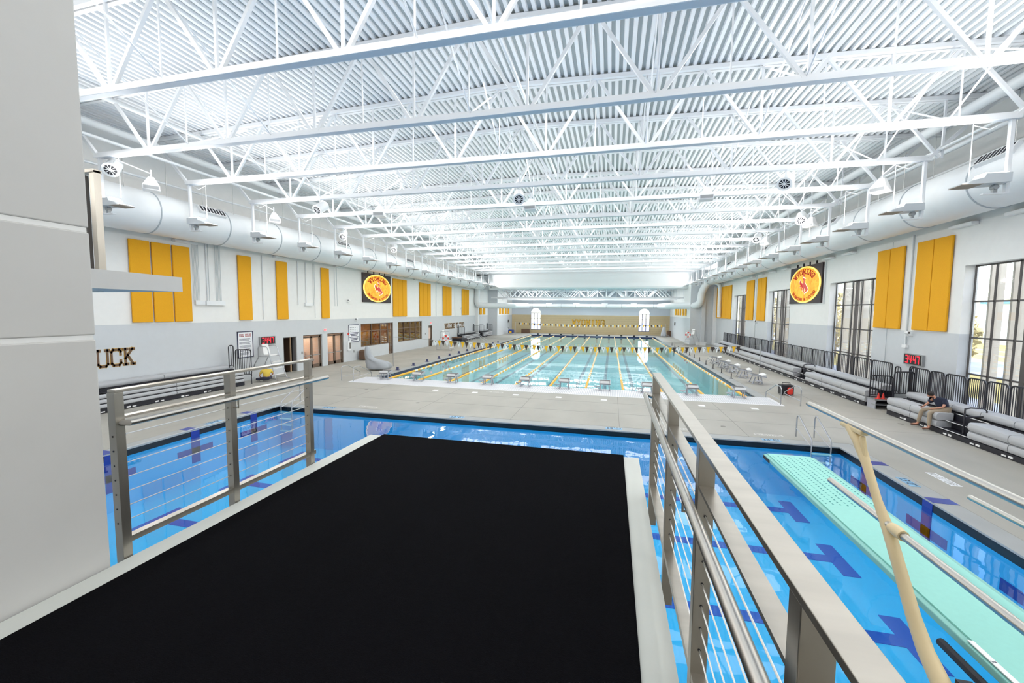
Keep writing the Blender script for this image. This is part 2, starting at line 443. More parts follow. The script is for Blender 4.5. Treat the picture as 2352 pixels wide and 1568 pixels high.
# deck around two holes (outer edge of the coping)
fl = MB()
hx = [XL - 1, PX0 - C, PX1 + C, 16.5]
def slab(x0, y0, x1, y1): fl.box(x0, y0, -0.35, x1, y1, 0)
slab(XL - 1, YB, 16.0, DY0 - C)
slab(XL - 1, DY0 - C, PX0 - C, DY1 + C); slab(PX1 + C, DY0 - C, 16.0, DY1 + C)
slab(XL - 1, DY1 + C, 16.0, 23.35)
slab(XL - 1, 23.35, MX0 - C, MY1 + C); slab(MX1 + C, 23.35, 16.0, MY1 + C)
slab(XL - 1, MY1 + C, 16.0, 91)
floor = struct('floor', fl, CONC)
jt = MB()
for y in (19.4, 21.6):
    jt.box(XL, y, 0, 14, y + .02, .002)
for x in (-19, -13.5, -8.8, -4.2, .4, 5.2, 10.4):
    jt.box(x, DY1 + C, 0, x + .02, 23.3, .002)
for x in (-19.5, 10.7):
    jt.box(x, 23.4, 0, x + .02, 88, .002)
for k in range(14):
    jt.box(XL, 27 + 4.4 * k, 0, MX0 - C, 27.02 + 4.4 * k, .002); jt.box(MX1 + C, 27 + 4.4 * k, 0, 14.5, 27.02 + 4.4 * k, .002)
build('saw_cut_joints', jt, JOINT, floor)
def ring(x0, y0, x1, y1, wdt, z0, z1, skip=()):
    mb = MB()
    if 'S' not in skip: mb.box(x0 - wdt, y0 - wdt, z0, x1 + wdt, y0, z1)
    if 'N' not in skip: mb.box(x0 - wdt, y1, z0, x1 + wdt, y1 + wdt, z1)
    mb.box(x0 - wdt, y0, z0, x0, y1, z1); mb.box(x1, y0, z0, x1 + wdt, y1, z1)
    return mb
build('pool_coping', ring(PX0, DY0, PX1, DY1, C, -.05, -.005), CONC2, floor)
build('pool_coping', ring(MX0, MY0, MX1, MY1, C, -.05, -.005, 'S'), CONC2, floor)
build('waterline_tiles', ring(PX0, DY0, PX1, DY1, .08, -.25, -.05), BLACKT, floor)
build('waterline_tiles', ring(MX0, MY0, MX1, MY1, .08, -.45, -.05, 'S'), NAVYT, floor)
build('pool_basin', ring(PX0, DY0, PX1, DY1, .1, DZ, -.25).box(PX0, DY0, DZ - .1, PX1, DY1, DZ), DIVEFLOOR, floor)
build('pool_basin', ring(MX0, MY0 - 2.2, MX1, MY1, .1, MZ, -.45).box(MX0, MY0 - 2.2, MZ - .1, MX1, MY1, MZ), MAINFLOOR, floor)

# bottom markings of the dive pool
dm = MB()
for y in (3.9, 6.7, 9.6, 12.5, 15.3):
    dm.box(-13.5, y - .17, DZ, 6.1, y + .17, DZ + .01)
    for x in (-13.7, 6.1):
        dm.box(x - .2, y - .75, DZ, x + .2, y + .75, DZ + .012)
build('bottom_markings', dm, DIVEMARK, floor)
wm = MB()
for y in (6.7, 9.6, 12.4, 15.1):
    for x, s in ((PX0, 1), (PX1, -1)):
        xx = x + s * .012
        wm.box(min(x, xx), y - .17, -1.3, max(x, xx), y + .17, -.05); wm.box(min(x, xx), y - .7, -.95, max(x, xx), y + .7, -.7)
        wm.box(min(x, x - s * C), y - .17, -.005, max(x, x - s * C), y + .17, .0)
build('wall_targets', wm, BLUEM, floor)
mm = MB(); xs = [-14.45 + 2.33 * i for i in range(10)]
for x in xs:
    mm.box(x - .15, MY0 + 1.8, MZ, x + .15, MY1 - 1.8, MZ + .01)
    for y in (MY0 + 1.8, MY1 - 1.8): mm.box(x - .5, y - .15, MZ, x + .5, y + .15, MZ + .012)
    mm.box(x - .15, MY1 - .01, -1.4, x + .15, MY1, -.3)
build('lane_markings', mm, MAINMARK, floor)
cm = MB()
for k in range(17):
    cm.box(MX0 + .3, 28 + 3.3 * k, MZ, MX1 - .3, 28.1 + 3.3 * k, MZ + .006)
build('cross_markings', cm, CROSSM, floor)
d = build('dive_water', MB().add([(PX0, DY0, WZ), (PX1, DY0, WZ), (PX1, DY1, WZ), (PX0, DY1, WZ)], [(0, 1, 2, 3)]), WATERD)
tag(d, 'still deep blue water of the near diving pool', 'water'); d['kind'] = 'stuff'
d = build('lane_water', MB().add([(MX0, 24, WZ), (MX1, 24, WZ), (MX1, MY1, WZ), (MX0, MY1, WZ)], [(0, 1, 2, 3)]), WATERM)
tag(d, 'calm aqua water of the long lane pool', 'water'); d['kind'] = 'stuff'

# walls
def wallx(name, x, y0, y1, x2, zsplits, holes, mats):
    """wall along y at x..x2, holes = [(ya,yb,za,zb)], split in horizontal colour bands"""
    root = None
    for (za, zb, m) in mats:
        mb = MB()
        ys = sorted({y0, y1, *[h[0] for h in holes], *[h[1] for h in holes]})
        for a, b in zip(ys, ys[1:]):
            hs = sorted([(h[2], h[3]) for h in holes if h[0] <= a and h[1] >= b])
            z = za
            for h0, h1 in hs:
                if h1 <= za or h0 >= zb: continue
                if h0 > z: mb.box(min(x, x2), a, z, max(x, x2), b, min(h0, zb))
                z = max(z, h1)
            if z < zb: mb.box(min(x, x2), a, z, max(x, x2), b, zb)
        o = build(name if root is None else 'painted_band', mb, m, root)
        if root is None: root = o; o['kind'] = 'structure'
    return root

Z0, ZT = 0.0, 13.2
L_H = [(27.1, 29.25, 0, 2.67), (29.9, 32.05, 0, 2.67), (25.1, 26.42, 0, 2.65), (34.65, 39.66, 1.14, 3.35), (39.66, 40.62, 0, 3.35),
       (41.7, 47.65, 1.12, 3.36), (49.55, 50.65, 0, 2.72)]
wl = wallx('wall_left', XL, YB, 76.0, XL - .4, None, L_H, [(BAND, ZT, WALLW), (Z0, BAND, WALLG)])
WIN = [(17.0, 22.13), (28.3, 33.5), (40.05, 45.1), (51.9, 56.95)]
R_H = [(a, b, .35, 6.83) for a, b in WIN]
wr = wallx('wall_right', XR, YB, 66.0, XR + .5, None, R_H, [(BAND, ZT, WALLW), (Z0, BAND, WALLG)])
struct('wall_back', MB().box(XL, YB - .3, 0, XR, YB, ZT + .5), WALLW)
# jogs toward the older hall at the far end
o = struct('wall_recess_left', MB().box(XL, 76, 0, -21.3, 76.3, 9), WALLG)
wallx('wall_annex_left', -21.3, 76.3, 90, -21.7, None, [], [(BAND, 9, WALLW), (Z0, BAND, WALLG)])
struct('wall_recess_right', MB().box(11.3, 66, 0, XR + .5, 66.3, 9).box(12.8, 65.6, 0, 13.3, 66, 9), WALLG)
wallx('wall_annex_right', 11.3, 66.3, 90, 11.7, None, [], [(BAND, 9, WALLW), (Z0, BAND, WALLG)])
struct('trim_column_left', MB().box(XL, 68.4, 0, -22.65, 69.0, 8.5), WHITE)
struct('trim_column_right', MB().box(14.35, 65.5, 0, XR, 65.9, 8.5), WHITE)
# far wall
YF = 88.0
fw = MB().box(-21.4, YF, 0, -17.1, YF + .3, 3.94).box(-14.95, YF, 0, 5.3, YF + .3, 3.94).box(7.45, YF, 0, 11.4, YF + .3, 3.94)
fw.box(-17.1, YF, 0, -14.95, YF + .3, .7).box(5.3, YF, 0, 7.45, YF + .3, .7)
wf = struct('wall_far', fw, TAN)
bj = MB()
for k in range(9):
    z = .4 * (k + 1)
    bj.box(-21.3, YF - .01, z, -17.1, YF, z + .03); bj.box(-14.95, YF - .01, z, 5.3, YF, z + .03); bj.box(7.45, YF - .01, z, 11.3, YF, z + .03)
build('block_joints', bj, TANJ, wf)
up = MB()
up.box(-21.4, YF, 3.94, -17.1, YF + .3, 9).box(-14.95, YF, 3.94, 5.3, YF + .3, 9).box(7.45, YF, 3.94, 11.4, YF + .3, 9)
up.box(-17.1, YF, 6.3, -14.95, YF + .3, 9).box(5.3, YF, 6.3, 7.45, YF + .3, 9)
for x0, x1 in ((-17.1, -14.95), (5.3, 7.45)):   # arched heads
    n = 10; cxx = (x0 + x1) / 2; rr = (x1 - x0) / 2
    for i in range(n):
        a0, a1 = PI * i / n, PI * (i + 1) / n
        xa, xb = cxx - rr * math.cos(a0), cxx - rr * math.cos(a1)
        za, zb = 4.3 + rr * math.sin(a0), 4.3 + rr * math.sin(a1)
        up.add([(xa, YF, za), (xb, YF, zb), (xb, YF, 6.3), (xa, YF, 6.3), (xa, YF + .3, za), (xb, YF + .3, zb), (xb, YF + .3, 6.3), (xa, YF + .3, 6.3)],
               [(0, 1, 2, 3), (7, 6, 5, 4), (0, 4, 5, 1), (3, 2, 6, 7), (0, 3, 7, 4), (1, 5, 6, 2)])
build('painted_upper_wall', up, BLUEW, wf)
for n_, (x0, x1) in enumerate(((-17.1, -14.95), (5.3, 7.45))):
    g = build('window_%d' % (n_ + 5), MB().box(x0, YF + .2, .7, x1, YF + .22, 6.3), GLASS); g['kind'] = 'structure'
    fr = MB()
    for i in range(4): fr.box(x0 + (x1 - x0) * i / 3 - .06, YF + .08, .7, x0 + (x1 - x0) * i / 3 + .06, YF + .19, 4.3)
    for z in (.75, 2.0, 3.15, 4.3): fr.box(x0, YF + .08, z - .05, x1, YF + .19, z + .05)
    build('window_frame', fr, mat('frame_lilac', rgb(96, 96, 140), .5), g)
# soffit beam between old and new hall, its own curved lower edge
sf = MB().prism([(68.6, 10.9), (68.6, 8.75), (68.75, 8.5), (69.2, 8.4), (69.8, 8.4), (69.8, 10.9)], 33.0, 'yz', -20.8)
sf.box(XL, 69, 10.8, XR, 69.6, 14)
struct('trim_soffit_beam', sf, WHITE, None)
struct('wall_upper_left', MB().box(XL, 69.0, 8.4, -20.8, 69.6, 11), WALLG)
struct('wall_upper_right', MB().box(12.2, 66.3, 8.4, XR, 69.6, 11), WALLG)
struct('ceiling_annex', MB().box(-23.5, 69.6, 9.0, 16, 90, 9.2), mat('annex_ceiling', rgb(176, 186, 196), .8))

# roof deck: valley sheet with raised ribs
ZE, ZR, XC = 13.25, 13.8, -4.18
def zroof(x): return ZR - (ZR - ZE) * abs(x - XC) / (XR - XC)
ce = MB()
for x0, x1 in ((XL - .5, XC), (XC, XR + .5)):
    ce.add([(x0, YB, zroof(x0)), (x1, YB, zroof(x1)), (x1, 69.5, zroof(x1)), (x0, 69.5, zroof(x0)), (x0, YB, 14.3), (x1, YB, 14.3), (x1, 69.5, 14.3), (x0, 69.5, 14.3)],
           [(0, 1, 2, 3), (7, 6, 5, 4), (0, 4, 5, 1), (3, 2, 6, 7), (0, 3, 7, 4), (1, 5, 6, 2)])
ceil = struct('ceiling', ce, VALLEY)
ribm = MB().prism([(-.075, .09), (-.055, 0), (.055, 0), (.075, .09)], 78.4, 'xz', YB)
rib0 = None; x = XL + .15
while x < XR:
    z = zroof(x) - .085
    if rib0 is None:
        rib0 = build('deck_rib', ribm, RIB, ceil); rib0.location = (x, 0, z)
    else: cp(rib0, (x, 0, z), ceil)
    x += .27

# ------------------------------------------------------------------ trusses
def make_truss(nodes, x0, x1, zb, ztf, label, y, cw=.25, dw=.1, group='roof trusses'):
    t = thing('roof_truss', label, 'truss', (0, y, 0), 0, group)
    bc = MB().box(x0, -cw / 2, zb, x1, -.03, zb + .1).box(x0, .03, zb, x1, cw / 2, zb + .1)
    bc.box(x0, -.045, zb + .1, x1, -.025, zb + .22).box(x0, .025, zb + .1, x1, .045, zb + .22)
    build('bottom_chord', bc, STEELW, t)
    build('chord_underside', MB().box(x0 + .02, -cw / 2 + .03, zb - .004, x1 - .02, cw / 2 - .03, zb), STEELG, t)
    tc = MB(); segs = sorted([XL, XC, XR] if zb > 10 else [x0, x1])
    for a, b in zip(segs, segs[1:]):
        za, zb2 = ztf(a) - .17, ztf(b) - .17
        for s in (-1, 1):
            tc.beam((a, s * .09, za), (b, s * .09, zb2), .13, .14)
    build('top_chord', tc, STEELW, t)
    sp = nodes[1] - nodes[0]
    for i, xn in enumerate(nodes):
        build('vertical_strut', MB().beam((xn, 0, zb + .1), (xn, 0, ztf(xn) - .15), .07, .07), STEELW, t)
        for s in (-1, 1):
            xa = xn + s * sp / 2
            xa = max(x0 + .2, min(x1 - .2, xa))
            if xa <= x0 + .21 or xa >= x1 - .21: continue
            build('diagonal_strut', MB().beam((xn + s * .1, 0, zb + .12), (xa - s * .05, 0, ztf(xa) - .2), dw, dw), STEELW, t)
        xa = xn + sp / 2
        if xa < x1: build('vertical_strut', MB().beam((xa, 0, zb + .1), (xa, 0, ztf(xa) - .2), .04, .04), STEELW, t)
    return t

nodes = [-17.95 + 3.81 * i for i in range(9)]
T0 = make_truss(nodes, -20.75, 12.15, 10.8, zroof, 'white roof truss nearest the camera, spanning the whole hall', TRUSS_Y[0])
T0t = T0
# end posts of the truss leaning to the walls
build('end_strut', MB().beam((-20.7, 0, 10.9), (-22.6, 0, 13.0), .12, .12), STEELW, T0)
build('end_strut', MB().beam((12.1, 0, 10.9), (14.2, 0, 13.0), .12, .12), STEELW, T0)
for k, y in enumerate(TRUSS_Y[1:-1]):
    dup(T0, (0, y, 0), None, 'white roof truss, %s from the camera' % ORD[k + 1])
# annex trusses
an = [-18.6 + 3.5 * i for i in range(9)]
T1 = make_truss(an, -21.2, 11.2, 6.95, lambda x: 8.95, 'lower roof truss of the far annex, first behind the white beam', 71.5, .24, .12, 'annex trusses')
for k in range(3):
    dup(T1, (0, 75.5 + 4 * k, 0), None, 'lower roof truss of the far annex, %s behind the white beam' % ORD[k + 1])

# cross bracing rows between trusses
for i, xb in enumerate((-16.0, -12.2, -4.6, 1.0, 4.8, 10.3)):
    b = thing('roof_bracing', 'row of thin white crossed rods between trusses, %s row from the left wall' % ORD[i], 'bracing', (xb, 0, 0), 0, 'roof bracing rows')
    r1 = MB().tube([(0, 0, 10.95), (0, 3.7, zroof(xb) - .25)], .028, 5)
    r2 = MB().tube([(.05, 0, zroof(xb) - .25), (.05, 3.7, 10.95)], .028, 5)
    a1 = build('brace_rod', r1, STEELW, b); a1.location = (0, 5.55, 0)
    a2 = build('brace_rod', r2, STEELW, b); a2.location = (0, 5.55, 0)
    for k in range(1, 16):
        cp(a1, (0, 5.55 + 3.7 * k, 0), b); cp(a2, (0, 5.55 + 3.7 * k, 0), b)
# long pipes and cable trays running the length of the hall
for i, (xb, z, r) in enumerate(((-21.4, 12.4, .16), (-20.9, 11.7, .07), (-22.3, 11.0, .06), (-19.6, 12.9, .09), (12.7, 12.3, .2), (13.6, 11.6, .1), (12.4, 11.2, .05), (14.2, 11.0, .07), (-3.2, 12.2, .06))):
    side = 'left' if xb < -10 else ('right' if xb > 8 else 'middle')
    p = build('ceiling_pipe', MB().tube([(0, YB + .3, 0), (0, 68, 0)], r, 10), DUCT, None, True); p.location = (xb, 0, z)
    tag(p, 'white pipe under the roof on the %s side, %s' % (side, ['thickest, beside the truss ends', 'thin, level with the truss middle', 'thin, just above the big duct', 'highest, close to the deck', 'thickest, above the truss ends', 'medium, above the big duct', 'thinnest, beside the truss ends', 'thin, hugging the wall', 'hung between truss webs'][i]), 'pipe', 'roof pipes')

# ------------------------------------------------------------------ big ducts
def big_duct(name, x, z, r, y0, y1, side, el):
    t = thing(name, 'huge round white air duct running along the top of the %s wall' % side, 'duct', (x, 0, z))
    build('duct_body', MB().lathe([(r, y0), (r, y1)], 40, 'y'), DUCT, t, True)
    rg = build('seam_ring', MB().lathe([(r + .004, -.03), (r + .03, -.02), (r + .03, .02), (r + .004, .03)], 40, 'y'), SEAM, t, True)
    rg.location = (0, 4.6, 0)
    y = 8.2
    while y < y1:
        cp(rg, (0, y, 0), t); y += 3.7
    s = 1 if side == 'left' else -1
    st = build('hanger_rod', MB().tube([(s * (r * .55), 0, r * .8), (s * r * .55, 0, 2.6)], .012, 5), CABLE, t); st.location = (0, 6.5, 0)
    y = 8.8
    while y < y1: cp(st, (0, y, 0), t); y += 1.85
    a = math.radians(35)
    gl = MB().beam((0, -.75, 0), (0, .75, 0), .42, .22)
    for k in range(8): gl.box(-.22 if s < 0 else .19, -.65 + k * .17, -.03, -.19 if s < 0 else .22, -.53 + k * .17, .07)
    g0 = build('air_grille', MB().beam((0, -.75, 0), (0, .75, 0), .42, .26), WHITE, t)
    sl = MB()
    for k in range(8): sl.box(-.16, -.68 + k * .18, .13, .16, -.57 + k * .18, .14)
    s0 = build('slot', sl, BLACK, g0)
    g0.location = (s * math.cos(a) * r, 18.3, math.sin(a) * r); g0.rotation_euler = (0, s * (PI / 2 - a), 0)
    for y in (29.5, 40.7, 51.9):
        g = cp(g0, (s * math.cos(a) * r, y, math.sin(a) * r), t); q = cp(s0, None, g)
    return t
big_duct('air_duct', -22.05, 9.3, 1.0, YB + .2, 68.1, 'left', None)
big_duct('air_duct', 13.7, 9.65, 1.0, YB + .2, 65.3, 'right', None)
def bend_pts(pl, rad=.8, n=6):
    out = [Vector(pl[0])]
    for a, b, c in zip(pl, pl[1:], pl[2:]):
        a, b, c = Vector(a), Vector(b), Vector(c); u = (a - b).normalized(); v = (c - b).normalized()
        for k in range(n + 1):
            t = k / n; p0 = b + u * rad; p1 = b + v * rad
            out.append((1 - t) ** 2 * p0 + 2 * t * (1 - t) * b + t * t * p1)
    out.append(Vector(pl[-1])); return out
for sd, pl in (('left', [(-22.3, 67.6, 9.3), (-22.75, 68.2, 8.0), (-22.7, 67.9, 5.6), (-17.0, 70.5, 5.6), (-17.0, 84, 5.8)]), ('right', [(13.7, 64.6, 9.5), (12.6, 65.2, 8.0), (12.5, 65.3, 5.75), (8.8, 70.0, 5.7), (8.8, 84, 5.85)])):
    t = thing('elbow_duct', 'white elbow duct dropping from the big duct at the far %s corner' % sd, 'duct', tuple(pl[1]))
    build('duct_body', MB().tube(bend_pts(pl, 1.0), .5, 20), DUCT, t, True, org=pl[1])
t = thing('cross_duct', 'long horizontal white duct in front of the far wall, above the tan blocks', 'duct', (-4.2, 85.2, 5.85))
build('duct_body', MB().lathe([(.42, -13.2), (.42, 13.2)], 24, 'x'), DUCT, t, True)
for k in range(9):
    r = build('seam_ring', MB().lathe([(.44, -.03), (.44, .03)], 24, 'x'), SEAM, t, True); r.location = (-12 + 3 * k, 0, 0)
for k in range(6): build('hanger_rod', MB().tube([(-12 + 4.8 * k, 0, .4), (-12 + 4.8 * k, 0, 3.14)], .02, 5), CABLE, t)
for k in range(4):
    g = build('air_grille', MB().box(-.6, -.2, -.15, .6, .2, .2), WHITE, t); g.location = (-8.5 + 5.6 * k, -.25, .35)
# duct-side downpipe on the right wall
t = thing('downpipe', 'white downpipe bending down the right wall beside the yellow strips', 'pipe', (14.45, 62.5, 4.2))
build('pipe_body', MB().tube(bend_pts([(13.9, 63.3, 8.9), (14.4, 62.5, 8.6), (14.45, 62.5, 4.1)], .4), .25, 14), DUCT, t, True, org=(14.45, 62.5, 4.2))

# ------------------------------------------------------------------ uplights on hangers
def make_uplight(s, warm=False):
    """origin at chord end; s=+1 points to +x"""
    t = thing('uplight', '', 'light', (0, 0, 0))
    h = MB().box(-.05, -.06, -2.3, .05, .06, 0)
    build('hanger_channel', h, STEELW, t)
    build('foot_plate', MB().box(min(0, s * .62), -.07, -2.32, max(0, s * .62), .07, -2.28), STEELW, t)
    build('swivel_bracket', MB().box(s * .3 - .05, -.05, -2.28, s * .3 + .05, .05, -2.0).lathe([(.08, -.08), (.08, .08)], 10, 'y', (s * .3, 0, -2.1)), ALU, t)
    poly = [(s * .06, -1.72), (s * .06, -2.0), (s * .5, -2.02), (s * 1.32, -2.03), (s * 1.33, -2.0), (s * .75, -1.84), (s * .7, -1.72)]
    build('housing', MB().prism(poly, .56, 'xz', -.28), mat_house, t)
    build('lamp_strip', MB().box(min(s * .1, s * .7), -.2, -1.72, max(s * .1, s * .7), .2, -1.68), LAMPW, t)
    build('reflector_lip', MB().box(min(s * .78, s * 1.33), -.29, -2.045, max(s * .78, s * 1.33), .29, -2.028), mat_lip, t)
    build('feed_cable', MB().tube([(s * .02, 0, .0), (-s * .02 + s * .9, .1, -.35) if False else (s * .5, .05, -.28), (s * .95, .05, -.12)], .015, 5), STEELW, t, True)
    build('tie_rod', MB().tube([(s * .95, .05, .05), (s * .95, .05, -1.72)], .014, 5), STEELW, t)
    return t
mat_house = mat('uplight_grey', rgb(205, 210, 214), .5)
mat_lip = mat('uplight_lip', rgb(150, 140, 128), .6)
UL = make_uplight(1); UR = make_uplight(-1)
UL.location = (LUM_L_X, TRUSS_Y[1], 10.85); UR.location = (LUM_R_X, TRUSS_Y[1], 10.85)
UL['group'] = 'left uplights'; UR['group'] = 'right uplights'
UL['label'] = 'grey uplight on a white hanger, nearest one on the left side'
UR['label'] = 'grey uplight on a white hanger, nearest one on the right side'
for k, y in enumerate(TRUSS_Y[2:]):
    dup(UL, (LUM_L_X, y, 10.85), None, 'grey uplight on a white hanger, left side, %s from the camera' % ORD[k + 1])
    dup(UR, (LUM_R_X, y, 10.85), None, 'grey uplight on a white hanger, right side, %s from the camera' % ORD[k + 1])

# round spot lights and wedge loudspeakers
def make_can():
    t = thing('round_loudspeaker', '', 'loudspeaker', (0, 0, 0), 0, 'round loudspeakers')
    rt = Matrix.Rotation(math.radians(35), 4, 'X')
    build('can', MB().lathe([(.16, .42), (.25, .4), (.27, -.25), (.29, -.28), (.29, -.3), (.21, -.3), (.2, -.2)], 20, 'y').xf(rt), WHITE, t, True)
    build('grille_back', MB().lathe([(.205, -.27), (.205, -.26)], 20, 'y').xf(rt), BLACK, t)
    sp = MB()
    for k in range(5):
        a = PI * k / 5
        sp.beam((-.2 * math.cos(a), -.29, -.2 * math.sin(a)), (.2 * math.cos(a), -.29, .2 * math.sin(a)), .02, .02)
    build('grille_spokes', sp.xf(rt), WHITE, t)
    build('mounting_bracket', MB().box(-.03, -.03, .15, .03, .03, .5), STEELW, t)
    return t
def make_wedge():
    t = thing('wedge_loudspeaker', '', 'loudspeaker', (0, 0, 0), 0, 'wedge loudspeakers')
    v = [(-.3, -.25, -.3), (.3, -.25, -.3), (.3, .3, -.3), (-.3, .3, -.3), (-.1, .0, .3), (.1, .0, .3), (.1, .2, .3), (-.1, .2, .3), (-.3, -.3, -.12), (.3, -.3, -.12)]
    build('cabinet', MB().add(v, [(0, 1, 2, 3), (0, 8, 9, 1), (8, 4, 5, 9), (4, 7, 6, 5), (3, 2, 6, 7), (0, 3, 7, 4, 8), (1, 9, 5, 6, 2)]), WHITEP, t)
    build('front_grille', MB().add([(-.26, -.292, -.27), (.26, -.292, -.27), (.26, -.31, -.14), (-.26, -.31, -.14)], [(0, 1, 2, 3)]), ALU, t)
    build('mounting_bracket', MB().box(-.03, .05, .28, .03, .11, .62), STEELW, t)
    return t
CAN = make_can(); WED = make_wedge()
arms = []
def speaker_arm(o, x, y, z, rz):
    arms.append((o, x, y, z, rz))
cans = [(-20.17, 13.1, 10.45, .7, 'left side above the nearest left uplight'), (-16.0, 20.35, 10.35, -.2, 'left of centre under a truss'), (-20.05, 28.0, 10.35, .4, 'left side above the wall of single yellow strips'),
        (-19.63, 34.8, 10.35, .3, 'left side above the lit round sign'), (-4.67, 20.5, 10.35, .25, 'in the middle of the hall'), (7.09, 20.4, 10.35, -.5, 'right of centre, its dark grille facing the pool'),
        (10.8, 28.4, 10.35, -.4, 'right side beside the big duct'), (10.49, 35.1, 10.35, -.5, 'right side, far, above the right round sign')]
weds = [(-20.08, 14.5, 10.2, .9, 'on the left in front of the big duct'), (-20.0, 21.3, 10.2, .9, 'on the left side above the wall poster'), (-12.77, 21.1, 10.2, .2, 'hung left of the middle'),
        (-4.2, 21.2, 10.15, 0, 'beside the round loudspeaker in mid hall'), (4.1, 21.1, 10.2, -.1, 'hung right of the middle'), (11.05, 21.3, 10.2, -.9, 'on the right near the big duct'),
        (11.4, 28.6, 10.15, -.9, 'right side beside a round loudspeaker'), (11.22, 35.5, 10.2, -.9, 'far right side above the right round sign')]
for i, (x, y, z, rz, lb) in enumerate(cans):
    o = CAN if i == 0 else dup(CAN, (0, 0, 0)); o.location = (x, y, z); o.rotation_euler = (0, 0, rz); o['label'] = 'round white can loudspeaker, ' + lb
    speaker_arm(o, x, y, z, rz)
for i, (x, y, z, rz, lb) in enumerate(weds):
    o = WED if i == 0 else dup(WED, (0, 0, 0)); o.location = (x, y, z); o.rotation_euler = (0, 0, rz); o['label'] = 'white wedge loudspeaker ' + lb
    speaker_arm(o, x, y, z, rz)

for o, x, y, z, rz in arms:
    ty = min(TRUSS_Y, key=lambda v: abs(v - y))
    p, q = Vector((0, .05, .45)), Matrix.Rotation(-rz, 3, 'Z') @ Vector((0, ty - y, 10.82 - z))
    build('mounting_arm', MB().tube([p, q], .025, 6), STEELW, o, True)

# small strip lamps on the walls below the ducts
for side, x, ys in (('left', -22.98, [18.2, 25.0, 31.5, 42, 46, 53]), ('right', 14.55, [19.5, 22.2, 31.1, 33.7, 41, 44, 47, 50])):
    for i, y in enumerate(ys):
        b = build('strip_lamp', MB().box(-.14, -.62, -.06, .14, .62, .08), WHITEP, None, bevel=.03); b.location = (x + (-.02 if side == 'left' else .1), y, 8.33 if side == 'left' else 8.55)
        tag(b, 'white strip lamp under the %s duct, %s from the camera' % (side, ORD[i]), 'light', 'strip lamps under the %s duct' % side)

# ------------------------------------------------------------------ yellow acoustic panels
def ypanel(x, y0, y1, z0, z1, s, label, group):
    o = build('acoustic_panel', MB().box(min(x + s * .03, x + s * .12), y0 + .01, z0, max(x + s * .03, x + s * .12), y1 - .01, z1), YEL, None, bevel=.025)
    tag(o, label, 'panel', group)
LP = [(15.44, 16.4, 'leftmost of the trio beside the concrete pier'), (16.47, 17.43, 'middle of the trio beside the concrete pier'), (17.5, 18.46, 'right of the trio, next to the wall conduits'),
      (21.5, 22.49, 'single strip above the pool rules poster'), (24.57, 25.59, 'single strip above the dark doorway'), (29.2, 30.16, 'single strip above the glass double doors')]
for a, b, lb in LP: ypanel(XL, a, b, 3.96, 8.08, 1, 'tall yellow wall panel, ' + lb, 'yellow panels on the left wall')
for n_, (a, b) in enumerate(((40.55, 43.65), (46.9, 50.1), (54.1, 57.3), (61.66, 64.9))):
    for i in range(3):
        q = (b - a) / 3
        ypanel(XL, a + i * q, a + (i + 1) * q - .03, 3.98, 8.1, 1, 'yellow wall panel, %s strip in the %s trio right of the left round sign' % (('left', 'middle', 'right')[i], ORD[n_]), 'yellow panels on the left wall')
for i, (a, b) in enumerate(((70.7, 71.9), (72.7, 73.9))): ypanel(XL, a, b, 4.0, 5.35, 1, 'yellow wall panel at the far left recess, %s one' % ('left', 'right')[i], 'yellow panels in the annex')
for i in range(4): ypanel(-21.3, 77.3 + 2.2 * i, 78.4 + 2.2 * i, 4.1, 5.3, 1, 'small far yellow panel on the left annex wall, %s of four' % ORD[i], 'yellow panels in the annex')
for i in range(5): ypanel(11.3, 69 + 2.6 * i, 70.2 + 2.6 * i, 4.2, 5.35, -1, 'small far yellow panel on the right annex wall, %s of five' % ORD[4 - i], 'yellow panels in the annex')
RP = [((25.9, 28.16), 2, 'pair left of the right wall pipes'), ((22.77, 25.0), 2, 'nearest pair beside the nearest tall window'), ((45.82, 48.17), 2, 'pair left of the third tall window'), ((49.35, 51.8), 2, 'pair right of the farthest tall window'), ((57.9, 65.4), 6, 'far set of six')]
for (a, b), n, lb in RP:
    for i in range(n):
        q = (b - a) / n
        ypanel(XR, a + i * q, a + (i + 1) * q - .02, 3.93, 8.26, -1, 'yellow felt panel on the right wall, %s, %s strip' % (lb, (('right', 'left') if n == 2 else ORD)[i] if n == 2 else ORD[i] + ' from the right') , 'yellow panels on the right wall')

